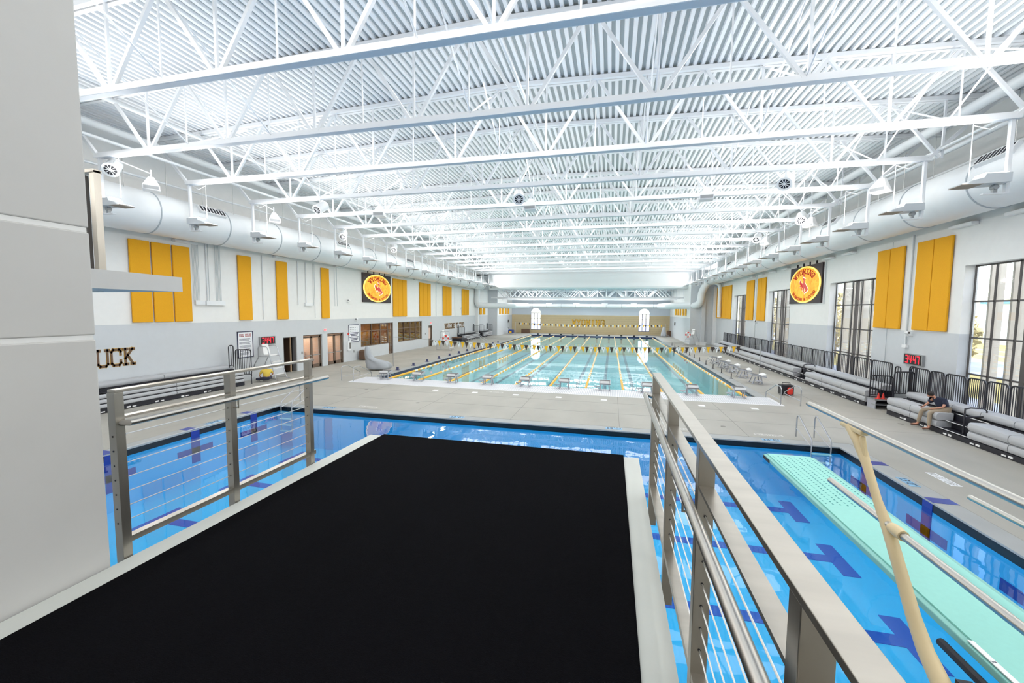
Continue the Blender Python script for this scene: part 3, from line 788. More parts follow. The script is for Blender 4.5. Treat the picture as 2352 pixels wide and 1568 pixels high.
# ------------------------------------------------------------------ lit round signs
def round_sign(x, yc, zc, size, s, label):
    """s=+1: on the left wall facing +x (text runs towards +y); s=-1: right wall facing -x (text runs towards -y)"""
    t = thing('lit_sign', label, 'sign', (x, yc, zc), 0, 'lit round signs')
    h = size / 2
    def X(d): return s * d
    build('backing_board', MB().box(min(0, X(.16)), -h, -h * .56 - .0, max(0, X(.16)), h, h * .56), SIGNBK, t)
    return t
def disc_sign(x, y0, y1, z0, z1, s, label):
    yc, zc = (y0 + y1) / 2, (z0 + z1) / 2; wy, hz = (y1 - y0) / 2, (z1 - z0) / 2
    t = thing('lit_sign', label, 'sign', (x, yc, zc), 0, 'lit round signs')
    d = .12
    build('backing_board', MB().box(min(0, s * d), -wy, -hz, max(0, s * d), wy, hz), SIGNBK, t)
    def disc(ry, rz, o, th, m, nm):
        poly = [(ry * math.cos(2 * PI * k / 48), rz * math.sin(2 * PI * k / 48)) for k in range(48)]
        return build(nm, MB().prism(poly, s * th, 'yz', s * o), m, t)
    # mottled orange face
    disc(wy * .97, hz * .97, d, .05, ORANGER, 'glowing_rim')
    disc(wy * .91, hz * .91, d + .05, .02, ORANGEF, 'orange_face')
    ex = (0, 1 * s * -1 * -1, 0)
    ax = s      # text direction along +y for s=+1, -y for s=-1
    def place(ch, ang, rad, size_, flip, tb=.24):
        # ang measured from top, positive = reading direction
        u = math.sin(ang) * rad; v = math.cos(ang) * rad
        tx = (math.cos(ang), -math.sin(ang)) if not flip else (-math.cos(ang), math.sin(ang))
        up_ = (math.sin(ang), math.cos(ang)) if not flip else (-math.sin(ang), -math.cos(ang))
        g = glyph(ch, tb)
        vs = []
        for (gx, gy, gz) in g.v:
            a = (gx - .5) * size_; b = (gz - .75) * size_
            pu = u + tx[0] * a + up_[0] * b; pv = v + tx[1] * a + up_[1] * b
            vs.append((s * (d + .075) + s * (gy + .025) * .1, ax * pu * wy, pv * hz))
        return MB().add(vs, g.f)
    lt = MB()
    for i, ch in enumerate('WYOMING'):
        q = place(ch, math.radians(-52 + 17.3 * i), .70, .15, False, .32); lt.add(q.v, q.f)
    txt = 'SWIMMING & DIVING'
    for i, ch in enumerate(txt):
        q = place(ch, math.radians(180 + 58 - 7.25 * i), .79, .08, True, .34); lt.add(q.v, q.f)
    build('lettering', lt, SIGNRED, t)
    # bucking horse with rider, one outline with a pale border
    horse = [(-.20, .30), (-.26, .22), (-.27, .08), (-.22, .12), (-.19, .22), (-.15, .20), (-.16, .10), (-.10, .10), (.0, .10), (.02, .24), (-.03, .32), (-.04, .42), (.02, .40), (.04, .34), (.10, .36),
             (.13, .30), (.08, .26), (.08, .12), (.14, .04), (.24, -.12), (.32, -.26), (.33, -.34), (.22, -.42), (.14, -.46), (.12, -.52), (.07, -.50), (.12, -.42), (.20, -.34), (.14, -.26), (.09, -.20), (.07, -.30), (.09, -.44), (.05, -.46), (.03, -.30), (.0, -.18),
             (-.10, -.12), (-.14, -.08), (-.08, -.18), (-.03, -.32), (-.07, -.34), (-.12, -.20), (-.22, -.10), (-.25, -.12), (-.18, -.02), (-.22, .04), (-.17, .06), (-.21, .16)]
    def sil(scale, o, m, nm):
        cx = sum(p[0] for p in horse) / len(horse); cy = sum(p[1] for p in horse) / len(horse)
        pts = [((cx + (a - cx) * scale) * wy * ax * .92, (cy + (b - cy) * scale + .0) * hz * .92) for a, b in horse]
        build(nm, MB().prism(pts, s * .012, 'yz', s * o), m, t)
    sil(1.10, d + .072, SIGNWH, 'emblem_outline'); sil(1.0, d + .088, HORSE, 'horse_emblem')
    hat = [(-.10, .50), (-.04, .52), (-.03, .58), (.05, .58), (.07, .50), (.12, .47), (.02, .45)]
    build('hat_emblem', MB().prism([(a * wy * ax * .92, b * hz * .92) for a, b in hat], s * .012, 'yz', s * (d + .088)), HORSE, t)
    for k in (-.6, -.2, .2, .6):
        build('hanging_clip', MB().box(min(0, s * .08), k * wy - .04, hz, max(0, s * .08), k * wy + .04, hz + .25), BLACK, t)
    gl = bpy.data.lights.new('sign_glow', 'AREA'); gl.shape = 'RECTANGLE'; gl.size = 4.0; gl.size_y = 2.0; gl.energy = 40; gl.color = (1.0, .45, .12)
    return t
m = mat('sign_face_mottled', rgb(250, 160, 40), 0.6)
n_, l_ = m.node_tree.nodes, m.node_tree.links
tx = n_.new('ShaderNodeTexNoise'); tx.inputs['Scale'].default_value = 1.6; tx.inputs['Distortion'].default_value = 1.5
tcn = n_.new('ShaderNodeTexCoord'); l_.new(tcn.outputs['Object'], tx.inputs[0])
cr = n_.new('ShaderNodeValToRGB'); cr.color_ramp.elements[0].color = rgb(255, 158, 36); cr.color_ramp.elements[1].color = rgb(255, 196, 62)
cr.color_ramp.elements[0].position = .35; cr.color_ramp.elements[1].position = .6
l_.new(tx.outputs[0], cr.inputs[0]); bs = n_['Principled BSDF']
bs.inputs['Base Color'].default_value = rgb(120, 70, 20)
l_.new(cr.outputs[0], bs.inputs['Emission Color']); bs.inputs['Emission Strength'].default_value = 1.0
ORANGEF = m
HORSE = mat('emblem_brown_red', rgb(150, 50, 50), .6, emit=rgb(196, 78, 70), es=.75)
disc_sign(XL, 34.9, 40.0, 5.43, 8.23, 1, 'lit orange round sign with bucking horse rider on the left wall')
disc_sign(XR, 34.5, 39.95, 5.5, 8.42, -1, 'lit orange round sign with bucking horse rider on the right wall')

# ------------------------------------------------------------------ wall writing
def wall_text(s_, x, y0, z0, cw_, ch_, gap, sgn, label, m, m2=None, t=.22, prot=.03):
    root = thing('wall_lettering', label, 'lettering', (x, y0, z0))
    y = 0
    for ch in s_:
        if ch == ' ': y += cw_ * .8; continue
        g = glyph(ch, t)
        o = build('letter', MB().add([(sgn * (.012 + (b + .025) * .3), a * cw_ + y, c * ch_ / 1.5) for a, b, c in g.v], g.f), m, root)
        if m2:
            g = glyph(ch, t + .07)
            build('letter_outline', MB().add([(sgn * (.003 + (b + .025) * .2), a * cw_ + y, c * ch_ / 1.5) for a, b, c in g.v], g.f), m2, o)
        y += cw_ + gap
    return root
wall_text('UCK', XL, 13.97, 1.93, .38, .74, .16, 1, 'large brown slab letters UCK with gold edges on the left wall', BROWN, GOLD)
wall_text('WELCOME TO 7220', XL, 54.9, 2.1, .44, .68, .12, 1, 'brown letters WELCOME TO 7220 on the far part of the left wall', BROWN, GOLD)
root = thing('wall_lettering', 'gold letters WYOMING on the tan far wall', 'lettering', (-8.1, YF, 1.9))
for i, ch in enumerate('WYOMING'):
    g = glyph(ch, .2)
    o = build('letter', MB().add([(a * .66 + i * .98, -.03 - (b + .025) * .5, c * 1.1 / 1.5) for a, b, c in g.v], g.f), mat('wyo_gold', rgb(250, 190, 30), .6) if i == 0 else bpy.data.materials['wyo_gold'], root)
    g = glyph(ch, .27)
    build('letter_outline', MB().add([(a * .66 + i * .98, -.01 - (b + .025) * .2, c * 1.05 / 1.5) for a, b, c in g.v], g.f), BROWN, o)

# ------------------------------------------------------------------ doors and windows of the left wall
def room(name, y0, y1, z0, z1, depth, m, parent):
    x = XL - .4
    mb = MB().box(x - depth, y0 - .1, z0 - .05, x - depth + .05, y1 + .1, z1 + .1)
    mb.box(x - depth, y0 - .12, z0 - .05, x, y0 - .02, z1 + .1).box(x - depth, y1 + .02, z0 - .05, x, y1 + .12, z1 + .1)
    mb.box(x - depth, y0 - .1, z1 + .05, x, y1 + .1, z1 + .1).box(x - depth, y0 - .1, z0 - .06, x, y1 + .1, z0)
    build(name, mb, m, parent)
def pl_light(loc, e, sx, sy, col=(1, .9, .75)):
    ld = bpy.data.lights.new('room_lamp', 'AREA'); ld.shape = 'RECTANGLE'; ld.size = sx; ld.size_y = sy; ld.energy = e; ld.color = col
    o = bpy.data.objects.new('room_lamp', ld); o.location = loc; COL.objects.link(o)
for i, (a, b) in enumerate(((27.1, 29.25), (29.9, 32.05))):
    fr = MB().box(XL - .25, a, 0, XL - .1, a + .07, 2.67).box(XL - .25, b - .07, 0, XL - .1, b, 2.67).box(XL - .25, a, 2.58, XL - .1, b, 2.67)
    d = build('door_%d' % (i + 1), fr, BROWNF); d['kind'] = 'structure'
    for j in range(2):
        p = (a + .07 + j * (b - a - .14) / 2, a + .07 + (j + 1) * (b - a - .14) / 2)
        lf = MB().box(XL - .22, p[0], .02, XL - .15, p[0] + .12, 2.55).box(XL - .22, p[1] - .12, .02, XL - .15, p[1], 2.55).box(XL - .22, p[0], .02, XL - .15, p[1], .28).box(XL - .22, p[0], 2.42, XL - .15, p[1], 2.55)
        q = build('door_leaf', lf, BROWNF, d)
        build('pane', MB().box(XL - .19, p[0] + .12, .28, XL - .18, p[1] - .12, 2.42), GLASS, q)
        build('push_bar', MB().box(XL - .14, p[0] + .1, 1.0, XL - .08, p[1] - .1, 1.07), CHROME, q)
    room('corridor', a, b, 0, 2.7, 2.5, DOORIN, d)
    pl_light((XL - 1.6, (a + b) / 2, 2.6), 28, 1.2, 1.6)
    build('counter', MB().box(XL - 2.4, a + .1, 0, XL - 1.6, b - .1, 1.15), mat('counter_pink%d' % i, rgb(236, 205, 190), .7), d)
d = build('door_3', MB().box(XL - .35, 25.1, 0, XL - .02, 25.16, 2.65).box(XL - .35, 26.36, 0, XL - .02, 26.42, 2.65).box(XL - .35, 25.1, 2.6, XL - .02, 26.42, 2.65), ALU); d['kind'] = 'structure'
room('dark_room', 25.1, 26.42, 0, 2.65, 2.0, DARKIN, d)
build('door_leaf', MB().beam((XL - .3, 26.1, 1.3), (XL - 1.1, 26.25, 1.3), .05, 2.5), BROWN, d)
build('door_edge', MB().box(XL - .3, 26.02, 0, XL - .22, 26.1, 2.6), mat('edge_tan', rgb(190, 160, 130), .6), d)
d = build('door_4', MB().box(XL - .2, 49.55, 0, XL - .05, 49.63, 2.72).box(XL - .2, 50.57, 0, XL - .05, 50.65, 2.72).box(XL - .2, 49.55, 2.64, XL - .05, 50.65, 2.72), BROWNF); d['kind'] = 'structure'
build('door_leaf', MB().box(XL - .18, 49.63, 0, XL - .13, 49.8, 2.64).box(XL - .18, 50.4, 0, XL - .13, 50.57, 2.64).box(XL - .18, 49.63, 0, XL - .13, 50.57, 1.0).box(XL - .18, 49.63, 2.4, XL - .13, 50.57, 2.64), BROWNF, d)
build('pane', MB().box(XL - .17, 49.8, 1.0, XL - .15, 50.4, 2.4), DOORIN, d)
for i, (a, b, z0, ms) in enumerate(((34.65, 40.62, 1.14, (ROOMIN,)), (41.7, 47.65, 1.12, (ROOMIN2,)))):
    fr = MB(); n = 4
    edges = [34.65, 36.6, 38.2, 39.66, 40.62] if i == 0 else [a + (b - a) * k / 4 for k in range(5)]
    for y in edges: fr.box(XL - .22, y - .05, z0 if not (i == 0 and y > 39) else 0, XL - .08, y + .05, 3.35)
    fr.box(XL - .22, a, 3.28, XL - .08, b, 3.36).box(XL - .22, a, z0, XL - .08, 39.66 if i == 0 else b, z0 + .08).box(XL - .22, a, 2.6, XL - .08, b, 2.66)
    g = build('window_%d' % (i + 7), MB().box(XL - .16, a, z0, XL - .15, 39.66 if i == 0 else b, 3.35), GLASSB); g['kind'] = 'structure'
    build('window_frame', fr, BROWNF, g)
    room('office_interior', a, b, 0 if i == 0 else z0, 3.4, 2.2, ms[0], g)
    for k in range(3 if i == 0 else 2):
        build('ceiling_panel_light', MB().box(XL - 1.9, a + 1.0 + 1.8 * k, 3.36, XL - 1.2, a + 1.7 + 1.8 * k, 3.39), LAMPW, g)
    for k in range(4):
        build('shelf', MB().box(XL - 2.4, a + .3 + 1.35 * k, 1.3 + .25 * (k % 2), XL - 1.7, a + 1.4 + 1.35 * k, 1.38 + .25 * (k % 2)), BROWN, g)
    pl_light((XL - 1.3, (a + b) / 2, 3.2), 40, .8, 4.0, (1, .8, .5))
d = build('door_5', MB().box(XL - .2, 39.72, .02, XL - .12, 39.85, 2.6).box(XL - .2, 40.42, .02, XL - .12, 40.55, 2.6).box(XL - .2, 39.72, .02, XL - .12, 40.55, .3), BROWNF); d['kind'] = 'structure'
build('pane', MB().box(XL - .17, 39.85, .3, XL - .15, 40.42, 2.6), GLASSB, d)

# exit signs
for y, z in ((29.55, 3.0), (50.1, 3.05)):
    t = thing('exit_sign', 'small red exit sign above the %s' % ('glass double doors' if y < 40 else 'narrow brown door'), 'sign', (XL, y, z))
    build('housing', MB().box(0, -.17, -.1, .08, .17, .1), WHITEP, t)
    lt = MB()
    for i, ch in enumerate('EXIT'):
        GLX = dict(GL); GLX['X'] = [[(0, 0), (1, 1.5)], [(0, 1.5), (1, 0)]]
        g = glyph(ch, .3, GLX); lt.add([(.085 + (b + .025) * .1, -.135 + i * .07 + a * .05, -.055 + c * .075) for a, b, c in g.v], g.f)
    build('letters', lt, LEDR, t)

# posters
def poster(name, y0, y1, z0, z1, label, rules):
    t = thing(name, label, 'sign', (XL, y0, z0))
    wd, ht = y1 - y0, z1 - z0
    build('frame', MB().box(0, 0, 0, .04, .05, ht).box(0, wd - .05, 0, .04, wd, ht).box(0, 0, 0, .04, wd, .05).box(0, 0, ht - .05, .04, wd, ht), INK, t)
    build('sheet', MB().box(.005, .04, .04, .02, wd - .04, ht - .04), POSTERW, t)
    if rules:
        lt = MB()
        for i, ch in enumerate('POOL RULES'):
            if ch == ' ': continue
            g = glyph(ch, .3); lt.add([(.022 + (b + .025) * .05, .16 + i * .088 + a * .06, ht - .33 + c * .1) for a, b, c in g.v], g.f)
        build('title', lt, REDINK, t)
        ln = MB(); z = ht - .48; k = 0
        while z > .15:
            L = wd - .3 - random.random() * .2
            ln.box(.021, .14, z, .024, .14 + L, z + .022); k += 1; z -= .055 if k % 3 else .12
        build('text_lines', ln, INK, t)
    else:
        ln = MB()
        for r in range(3):
            for c in range(5):
                ln.box(.021, .2 + c * .26, ht - .3 - r * .16, .024, .28 + c * .26, ht - .25 - r * .16)
        for r in range(6):
            ind = .12 + .1 * (r % 3)
            ln.box(.021, ind, ht - .78 - r * .13, .024, wd - ind, ht - .72 - r * .13)
        build('text_lines', ln, INK, t)
poster('rules_poster', 21.32, 22.5, 1.52, 3.23, 'white pool rules poster in a navy frame behind the bleacher guard rail', True)
poster('records_poster', 32.76, 34.37, 1.72, 3.32, 'white information poster in a navy frame left of the office window', False)

# clocks
def clock(x, yc, zc, s, label):
    t = thing('led_clock', label, 'clock', (x, yc, zc))
    build('housing', MB().box(min(0, s * .12), -.66, -.28, max(0, s * .12), .66, .28), ALU, t)
    build('display', MB().box(min(s * .12, s * .13), -.6, -.24, max(s * .12, s * .13), .6, .24), LEDBK, t)
    lt = MB(); xs_ = [-.5, -.25, -.06, .06, .3]
    for ch, px in zip('34:47', xs_):
        g = glyph(ch, .17, GL7)
        wd = .15 if ch != ':' else .1
        lt.add([(s * (.133 + (b + .025) * .05), s * (px + a * wd + (.02 if ch != ':' else -.05 + .03)), -.17 + c * .23) for a, b, c in g.v], g.f)
    build('digits', lt, LEDR, t)
    return t
clock(XL, 23.62, 2.53, 1, 'red digital clock reading 34:47 on the left wall above the lifeguard chair')
clock(XR, 24.68, 2.45, -1, 'red digital clock reading 34:47 on the right wall below the yellow panels')

# wall conduits and boxes
def conduit(x, s, segs, label, box=None):
    t = thing('wall_conduit', label, 'conduit', (x, segs[0][0], segs[0][1]))
    for y, z0, z1, r in segs:
        build('tube', MB().tube([(x + s * .05, y, z0), (x + s * .05, y, z1)], r if r > .022 else r * .6, 6), DUCT if r > .022 else SEAM, t, True, org=(x, segs[0][0], segs[0][1]))
    if box:
        for b in box: build('junction_box', MB().box(min(x, x + s * .15), b[0], b[1], max(x, x + s * .15), b[2], b[3]), WHITE, t, org=(x, segs[0][0], segs[0][1]))
conduit(XL, 1, [(18.62 + .07 * k, 5.1, 8.35, .014) for k in range(6)] + [(19.45, 5.15, 8.5, .03), (19.56, 5.15, 8.5, .02)] + [(20.0 + .08 * k, 5.15, 8.5, .016) for k in range(5)], 'bundle of thin white conduits beside the leftmost yellow trio', [(18.65, 4.9, 19.2, 5.15), (19.3, 4.88, 20.5, 5.15)])
conduit(XL, 1, [(23.42, 4.0, 8.3, .03)], 'single white conduit between the two single yellow strips')
conduit(XL, 1, [(26.65, 5.0, 8.3, .03), (27.5, 5.0, 8.3, .03), (28.3, 5.0, 8.3, .02), (28.45, 4.0, 8.3, .02)], 'white conduits above the left glass double door', [(27.3, 4.95, 28.1, 5.2)])
conduit(XL, 1, [(30.9, 5.0, 8.4, .02), (31.2, 5.0, 8.4, .02)], 'two thin conduits left of the left round sign')
conduit(XL, 1, [(51.9, 3.9, 8.5, .05)], 'white conduit between far yellow trios')
conduit(XL, 1, [(58.7, 3.9, 8.5, .05)], 'white conduit right of the third yellow trio')
conduit(XR, -1, [(25.42, 3.1, 8.7, .035), (25.3, 3.2, 8.7, .02)], 'white wall conduit between the two nearest yellow pairs', [(25.2, 3.0, 25.5, 3.15)])
conduit(XR, -1, [(26.95, 1.9, 8.6, .02)], 'thin wall conduit behind the second yellow pair')
conduit(XR, -1, [(48.6, 1.3, 8.6, .03), (48.9, 3.8, 8.6, .03)], 'wall conduit between the two far yellow pairs')
conduit(XR, -1, [(34.25, 5.4, 8.6, .03), (34.1, 5.4, 8.6, .02)], 'pair of thin conduits at the edge of the right round sign')

# cameras and wall gear
for i, (x, y, z, s, lb) in enumerate(((XL, 32.6, 5.35, 1, 'left of the left round sign'), (XL, 61.0, 4.9, 1, 'beside the fourth yellow trio'), (XL, 33.7, 3.65, 1, 'above the information poster'), (XR, 25.0, 3.6, -1, 'above the right clock'), (XR, 48.0, 3.7, -1, 'below the far right pair of strips'))):
    t = thing('security_camera', 'small white wall camera ' + lb, 'camera', (x, y, z))
    build('arm', MB().tube([(0, 0, 0), (s * .22, 0, .02), (s * .25, 0, .12)], .03, 8), WHITE, t, True)
    build('body', MB().lathe([(.05, -.14), (.07, -.12), (.07, .1), (.04, .14)], 12, 'y', (s * .25, 0, .18)), WHITE, t, True)
    build('lens', MB().lathe([(.045, -.16), (.045, -.14)], 10, 'y', (s * .25, 0, .18)), BLACK, t)
for i, (y, z) in enumerate(((32.7, 2.5), (26.95, 1.35), (33.5, .85), (40.0, .95), (48.6, 1.7))):
    b = build('wall_switch', MB().box(0, -.07, -.1, .04, .07, .1).box(.04, -.02, -.03, .055, .02, .03), ALU if i else REDP); b.location = (XL, y, z)
    tag(b, ['small red alarm box left of the information poster', 'small grey switch left of the first glass doors', 'small grey outlet near the brown bin', 'small outlet below the office window', 'small grey switch by the narrow door'][i], 'switch')
t = thing('fire_extinguisher_cabinet', 'white wall cabinet right of the glass double doors', 'cabinet', (XL, 32.5, 1.0))
build('cabinet_box', MB().box(0, 0, 0, .12, .45, .85), WHITE, t); build('cabinet_window', MB().box(.12, .2, .15, .125, .38, .7), DARKF, t)

# ------------------------------------------------------------------ right wall windows
for n_, (a, b) in enumerate(WIN):
    xg = XR + .42
    g = build('window_%d' % (n_ + 1), MB().box(xg, a, .35, xg + .015, b, 6.83), GLASS); g['kind'] = 'structure'
    fr = MB(); c = (a + b) / 2
    for k in range(6):
        y = a + (b - a) * k / 5
        if abs(y - c) > .3: fr.box(xg - .06, y - .025, .35, xg, y + .025, 6.83)
    fr.box(xg - .1, c - .1, .35, xg + .02, c + .1, 6.83)
    for z in (.35, 2.15, 3.72, 5.28, 6.8): fr.box(xg - .06, a, z - .035, xg, b, z + .035)
    build('window_frame', fr, DARKF, g)
    fin = None
    for k in range(6):
        y = b - .42 - k * (b - a) / 5.0
        if fin is None:
            fin = build('sun_fin', MB().box(xg + .2, -.05, .2, xg + .68, .05, 7.1), FIN, g); fin.location = (0, y, 0)
        else: cp(fin, (0, y, 0), g)

# ------------------------------------------------------------------ outside
gnd = struct('ground', MB().box(16.0, -30, -.6, 140, 200, -.35).box(-60, 91, -.6, 16, 200, -.35), GRASS)
rd = build('road', MB().box(30, -30, -.35, 41, 200, -.33).box(17, -30, -.35, 21.5, 200, -.33), ROAD); rd['kind'] = 'structure'
for i, x in enumerate((46, 52)):
    build('path', MB().box(x, -30, -.35, x + 1.2, 200, -.33), ROAD, rd)
def tree(x, y, h, r, kind, label):
    t = thing('tree' if kind else 'shrub', label, 'tree' if kind else 'shrub', (x, y, -.35), 0, 'plants outside the right windows')
    build('trunk', MB().tube([(0, 0, 0), (.1, 0, h * .5), (0, .1, h * .8)], [.18 * r / 2, .12 * r / 2, .04], 7), TWIG, t, True)
    rnd = random.Random(int(x * 7 + y)); mb = MB()
    for k in range(1500):
        u = rnd.random(); th = rnd.random() * 2 * PI; zz = h * (.15 + .85 * u) if kind else h * u
        rr = r * math.sin(PI * min(1, (u * .9 + .1))) ** .6 * (.4 + .6 * rnd.random() ** .5)
        p = Vector((rr * math.cos(th), rr * math.sin(th), zz)); s = .16 + .12 * rnd.random()
        a = Vector((rnd.gauss(0, 1), rnd.gauss(0, 1), rnd.gauss(0, 1))).normalized() * s; b = a.orthogonal().normalized() * s * .6
        mb.add([p - a, p + b, p + a, p - b], [(0, 1, 2, 3)])
    f = build('foliage', mb, LEAFY if kind != 2 else TWIG, t); f['kind'] = 'stuff'
tree(38, 38, 6.5, 3.2, 1, 'tall yellowish tree outside the nearest tall window')
tree(34, 25.5, 5.5, 2.6, 2, 'bare grey bush outside at the right edge of the photo')
tree(24.5, 38.5, 6.5, 2.2, 1, 'yellow leaved tree outside the second tall window')
tree(26.5, 45.5, 7.0, 2.4, 1, 'dense tree outside the second window, behind its left half')
tree(26, 57, 7.5, 2.6, 1, 'tree outside the third tall window')
tree(27, 63, 7.5, 2.8, 1, 'tree outside between third and fourth windows')
tree(25, 74, 7.5, 2.8, 1, 'tree outside the farthest tall window')
tree(30, 50, 8, 3.2, 1, 'large tree outside the second window, farther back')
tree(44, 34, 4, 2.5, 2, 'bare reddish shrubs across the road outside the nearest window')
t = thing('distant_house', 'pale low building beyond the road seen through the nearest window', 'building', (75, 84, -.35))
build('wall', MB().box(-10, -8, 0, 10, 8, 7), WALLW, t); build('roof', MB().box(-10.5, -8.5, 7, 10.5, 8.5, 7.5), mat('roof_blue', rgb(110, 150, 170), .6), t)
for k in range(4): build('window', MB().box(-7 + k * 4, -8.05, 3, -5 + k * 4, -7.98, 4.6), DARKF, t)

build('road', MB().box(-60, 91, -.35, 16, 200, -.33), ROAD, rd)

# ------------------------------------------------------------------ bulkhead and blocks
bk = thing('bulkhead', 'white grated bulkhead across the near end of the lane pool', 'bulkhead', (-4.0, 24.4, 0))
build('deck_panel', MB().box(-16.65 + 4.0, 23.35 - 24.4, -.3, 8.65 + 4.0, 25.45 - 24.4, .01), GRATE, bk)
sl = MB()
for k in range(250):
    x = -12.5 + k * .1
    sl.box(x, -.95, .01, x + .045, .98, .018)
o = build('grating_slots', sl, mat('grate_slot', rgb(205, 206, 212), .6), bk); o['kind'] = 'stuff'

def make_block():
    t = thing('starting_block', '', 'starting block', (0, 0, 0))
    for sx in (-1, 1):
        build('leg', MB().beam((sx * .27, -.15, 0), (sx * .23, -.1, .42), .05, .05).beam((sx * .27, .28, 0), (sx * .23, .15, .42), .05, .05).box(sx * .29 - .04, -.2, 0, sx * .29 + .04, .35, .02), BLOCKG, t)
    build('platform', MB().add([(-.33, -.32, .40), (.33, -.32, .40), (.33, .36, .52), (-.33, .36, .52), (-.33, -.32, .47), (.33, -.32, .47), (.33, .36, .59), (-.33, .36, .59)],
        [(0, 1, 2, 3), (7, 6, 5, 4), (0, 4, 5, 1), (3, 2, 6, 7), (0, 3, 7, 4), (1, 5, 6, 2)]), BLOCKG, t)
    build('tread', MB().add([(-.29, -.28, .485), (.29, -.28, .485), (.29, .3, .59), (-.29, .3, .59)], [(0, 1, 2, 3)]).add([(-.3, -.325, .42), (.3, -.325, .42), (.3, -.325, .46), (-.3, -.325, .46)], [(0, 1, 2, 3)]), BLOCKT, t)
    build('heel_wedge', MB().add([(-.27, -.3, .48), (.27, -.3, .48), (.27, -.12, .52), (-.27, -.12, .52), (-.27, -.32, .62), (.27, -.32, .62)], [(0, 1, 2, 3), (0, 4, 5, 1), (4, 3, 2, 5), (0, 3, 4), (1, 5, 2)]), WHITEP, t)
    build('side_step', MB().box(-.62, -.05, .2, -.3, .2, .24).beam((-.55, .05, .2), (-.28, .05, .05), .03, .03), BLOCKG, t)
    build('backstroke_bar', MB().tube([(-.3, .36, .4), (-.3, .5, .3), (.3, .5, .3), (.3, .36, .4)], .018, 6), CHROME, t, True)
    return t
SB = make_block(); SB['group'] = 'starting blocks on the bulkhead'
for i in range(10):
    x = 6.95 - 2.42 * i
    o = SB if i == 0 else dup(SB, (0, 0, 0)); o.location = (x, 24.95, .018)
    o['label'] = 'grey starting block on the white bulkhead, %s' % ('rightmost' if i == 0 else ('leftmost' if i == 9 else ORD[i] + ' from the right'))
for i, (x, y) in enumerate(((9.6, 30.6), (9.5, 33.2), (9.45, 35.8), (9.45, 38.5), (9.5, 41.6))):
    o = dup(SB, (x, y, 0), PI / 2 + .0); o.scale = (1.35, 1.35, 1.1); o['group'] = 'spare blocks on the right deck'
    o['label'] = 'grey starting block facing across the pool on the right deck, %s' % ('nearest' if i == 0 else ORD[i] + ' after the nearest')
# plates on the deck
for i in range(8):
    x = 6.95 - 2.42 * i
    p = build('anchor_cover', MB().box(-.16, -.16, 0, .16, .16, .008), WHITEP, bevel=.004); p.location = (x, 22.3, 0)
    tag(p, 'square white anchor cover plate on the deck before the bulkhead, %s from the right' % ORD[i], 'cover plate', 'white deck cover plates')

# lane ropes
ropex = [(-15.35 + 2.306 * i, -15.75 + 2.33 * i) for i in range(11)]
for i, (xa, xb) in enumerate(ropex):
    t = thing('lane_rope', 'yellow and white lane rope, %s from the left' % ORD[i], 'lane rope', (xa, 25.5, WZ), 0, 'lane ropes')
    ya, yb = 25.5, 81.5; L = yb - ya
    def seg(a, b): return MB().tube([((xb - xa) * a / L, a, .02), ((xb - xa) * b / L, b, .02)], .075, 8)
    build('end_floats', seg(0, 4.8).add(seg(20.0, 24.5).v, seg(20, 24.5).f), ROPEY, t, True)
    fy, fw_ = MB(), MB()
    y = 4.8; k = 0
    while y < L - .1:
        st = .45 if y < 30 else .9
        if not 20.0 <= y < 24.5:
            q = seg(y, min(y + st, L)); (fw_ if k % 2 == 0 else fy).add(q.v, q.f)
        k += 1; y += st
    o = build('yellow_floats', fy, ROPEY, t, True); o['kind'] = 'stuff'
    o = build('white_floats', fw_, ROPEW, t, True); o['kind'] = 'stuff'

# markers along the long pool edges
for side, x, y0, st, n in (('left', -16.3, 29.2, 2.68, 12), ('right', 8.45, 32.3, 2.75, 12)):
    for k in range(n):
        p = build('edge_marker', MB().box(-.09, -.04, 0, .09, .04, .24).box(-.16, -.1, 0, .16, .1, .02) if side == 'left' else MB().box(-.025, -.025, 0, .025, .025, .36).box(-.1, -.1, 0, .1, .1, .02), MARKN if side == 'left' else BLACK)
        p.location = (x, y0 + st * k, 0)
        tag(p, '%s marker stub on the %s pool edge, %s from the bulkhead' % ('navy' if side == 'left' else 'black', side, ORD[k]), 'marker', '%s edge markers' % side)
for k in range(10):
    p = build('wall_stub', MB().box(-.18, 0, 0, .18, .3, .22), BLACKT); p.location = (-14.45 + 2.33 * k, MY1 + .05, 0)
    tag(p, 'dark end plate at the far pool edge, lane %s from the left' % ORD[k], 'end plate', 'far lane end plates')

# depth and no diving tiles
def depth_tile(x, y, rz, k):
    t = thing('depth_marker', ['blue depth tile on the near coping, left end', 'blue depth tile left of centre on the coping', 'blue depth tile at mid coping, behind the platform', 'blue depth tile right of the steel railing', 'blue depth tile on the left coping', 'blue depth tile on the right coping'][k], 'depth tile', (x, y, 0), rz, 'depth tiles')
    build('tile', MB().box(-.32, -.12, -.004, .32, .12, .004), LTBLUE, t)
    lt = MB()
    for i, ch in enumerate('13\'0"'):
        g = glyph(ch, .3); lt.add([(-.27 + i * .12 + a * .08, -.08 + c * .11, .006 + (b + .025) * .02) for a, b, c in g.v], g.f)
    build('numerals', lt, INK, t)
for k, (x, y, rz) in enumerate(((-13.07, 16.88, 0), (-6.55, 16.88, 0), (.19, 16.88, 0), (5.87, 16.88, 0), (-15.93, 13.4, PI / 2), (8.22, 13.6, -PI / 2))): depth_tile(x, y, rz, k)
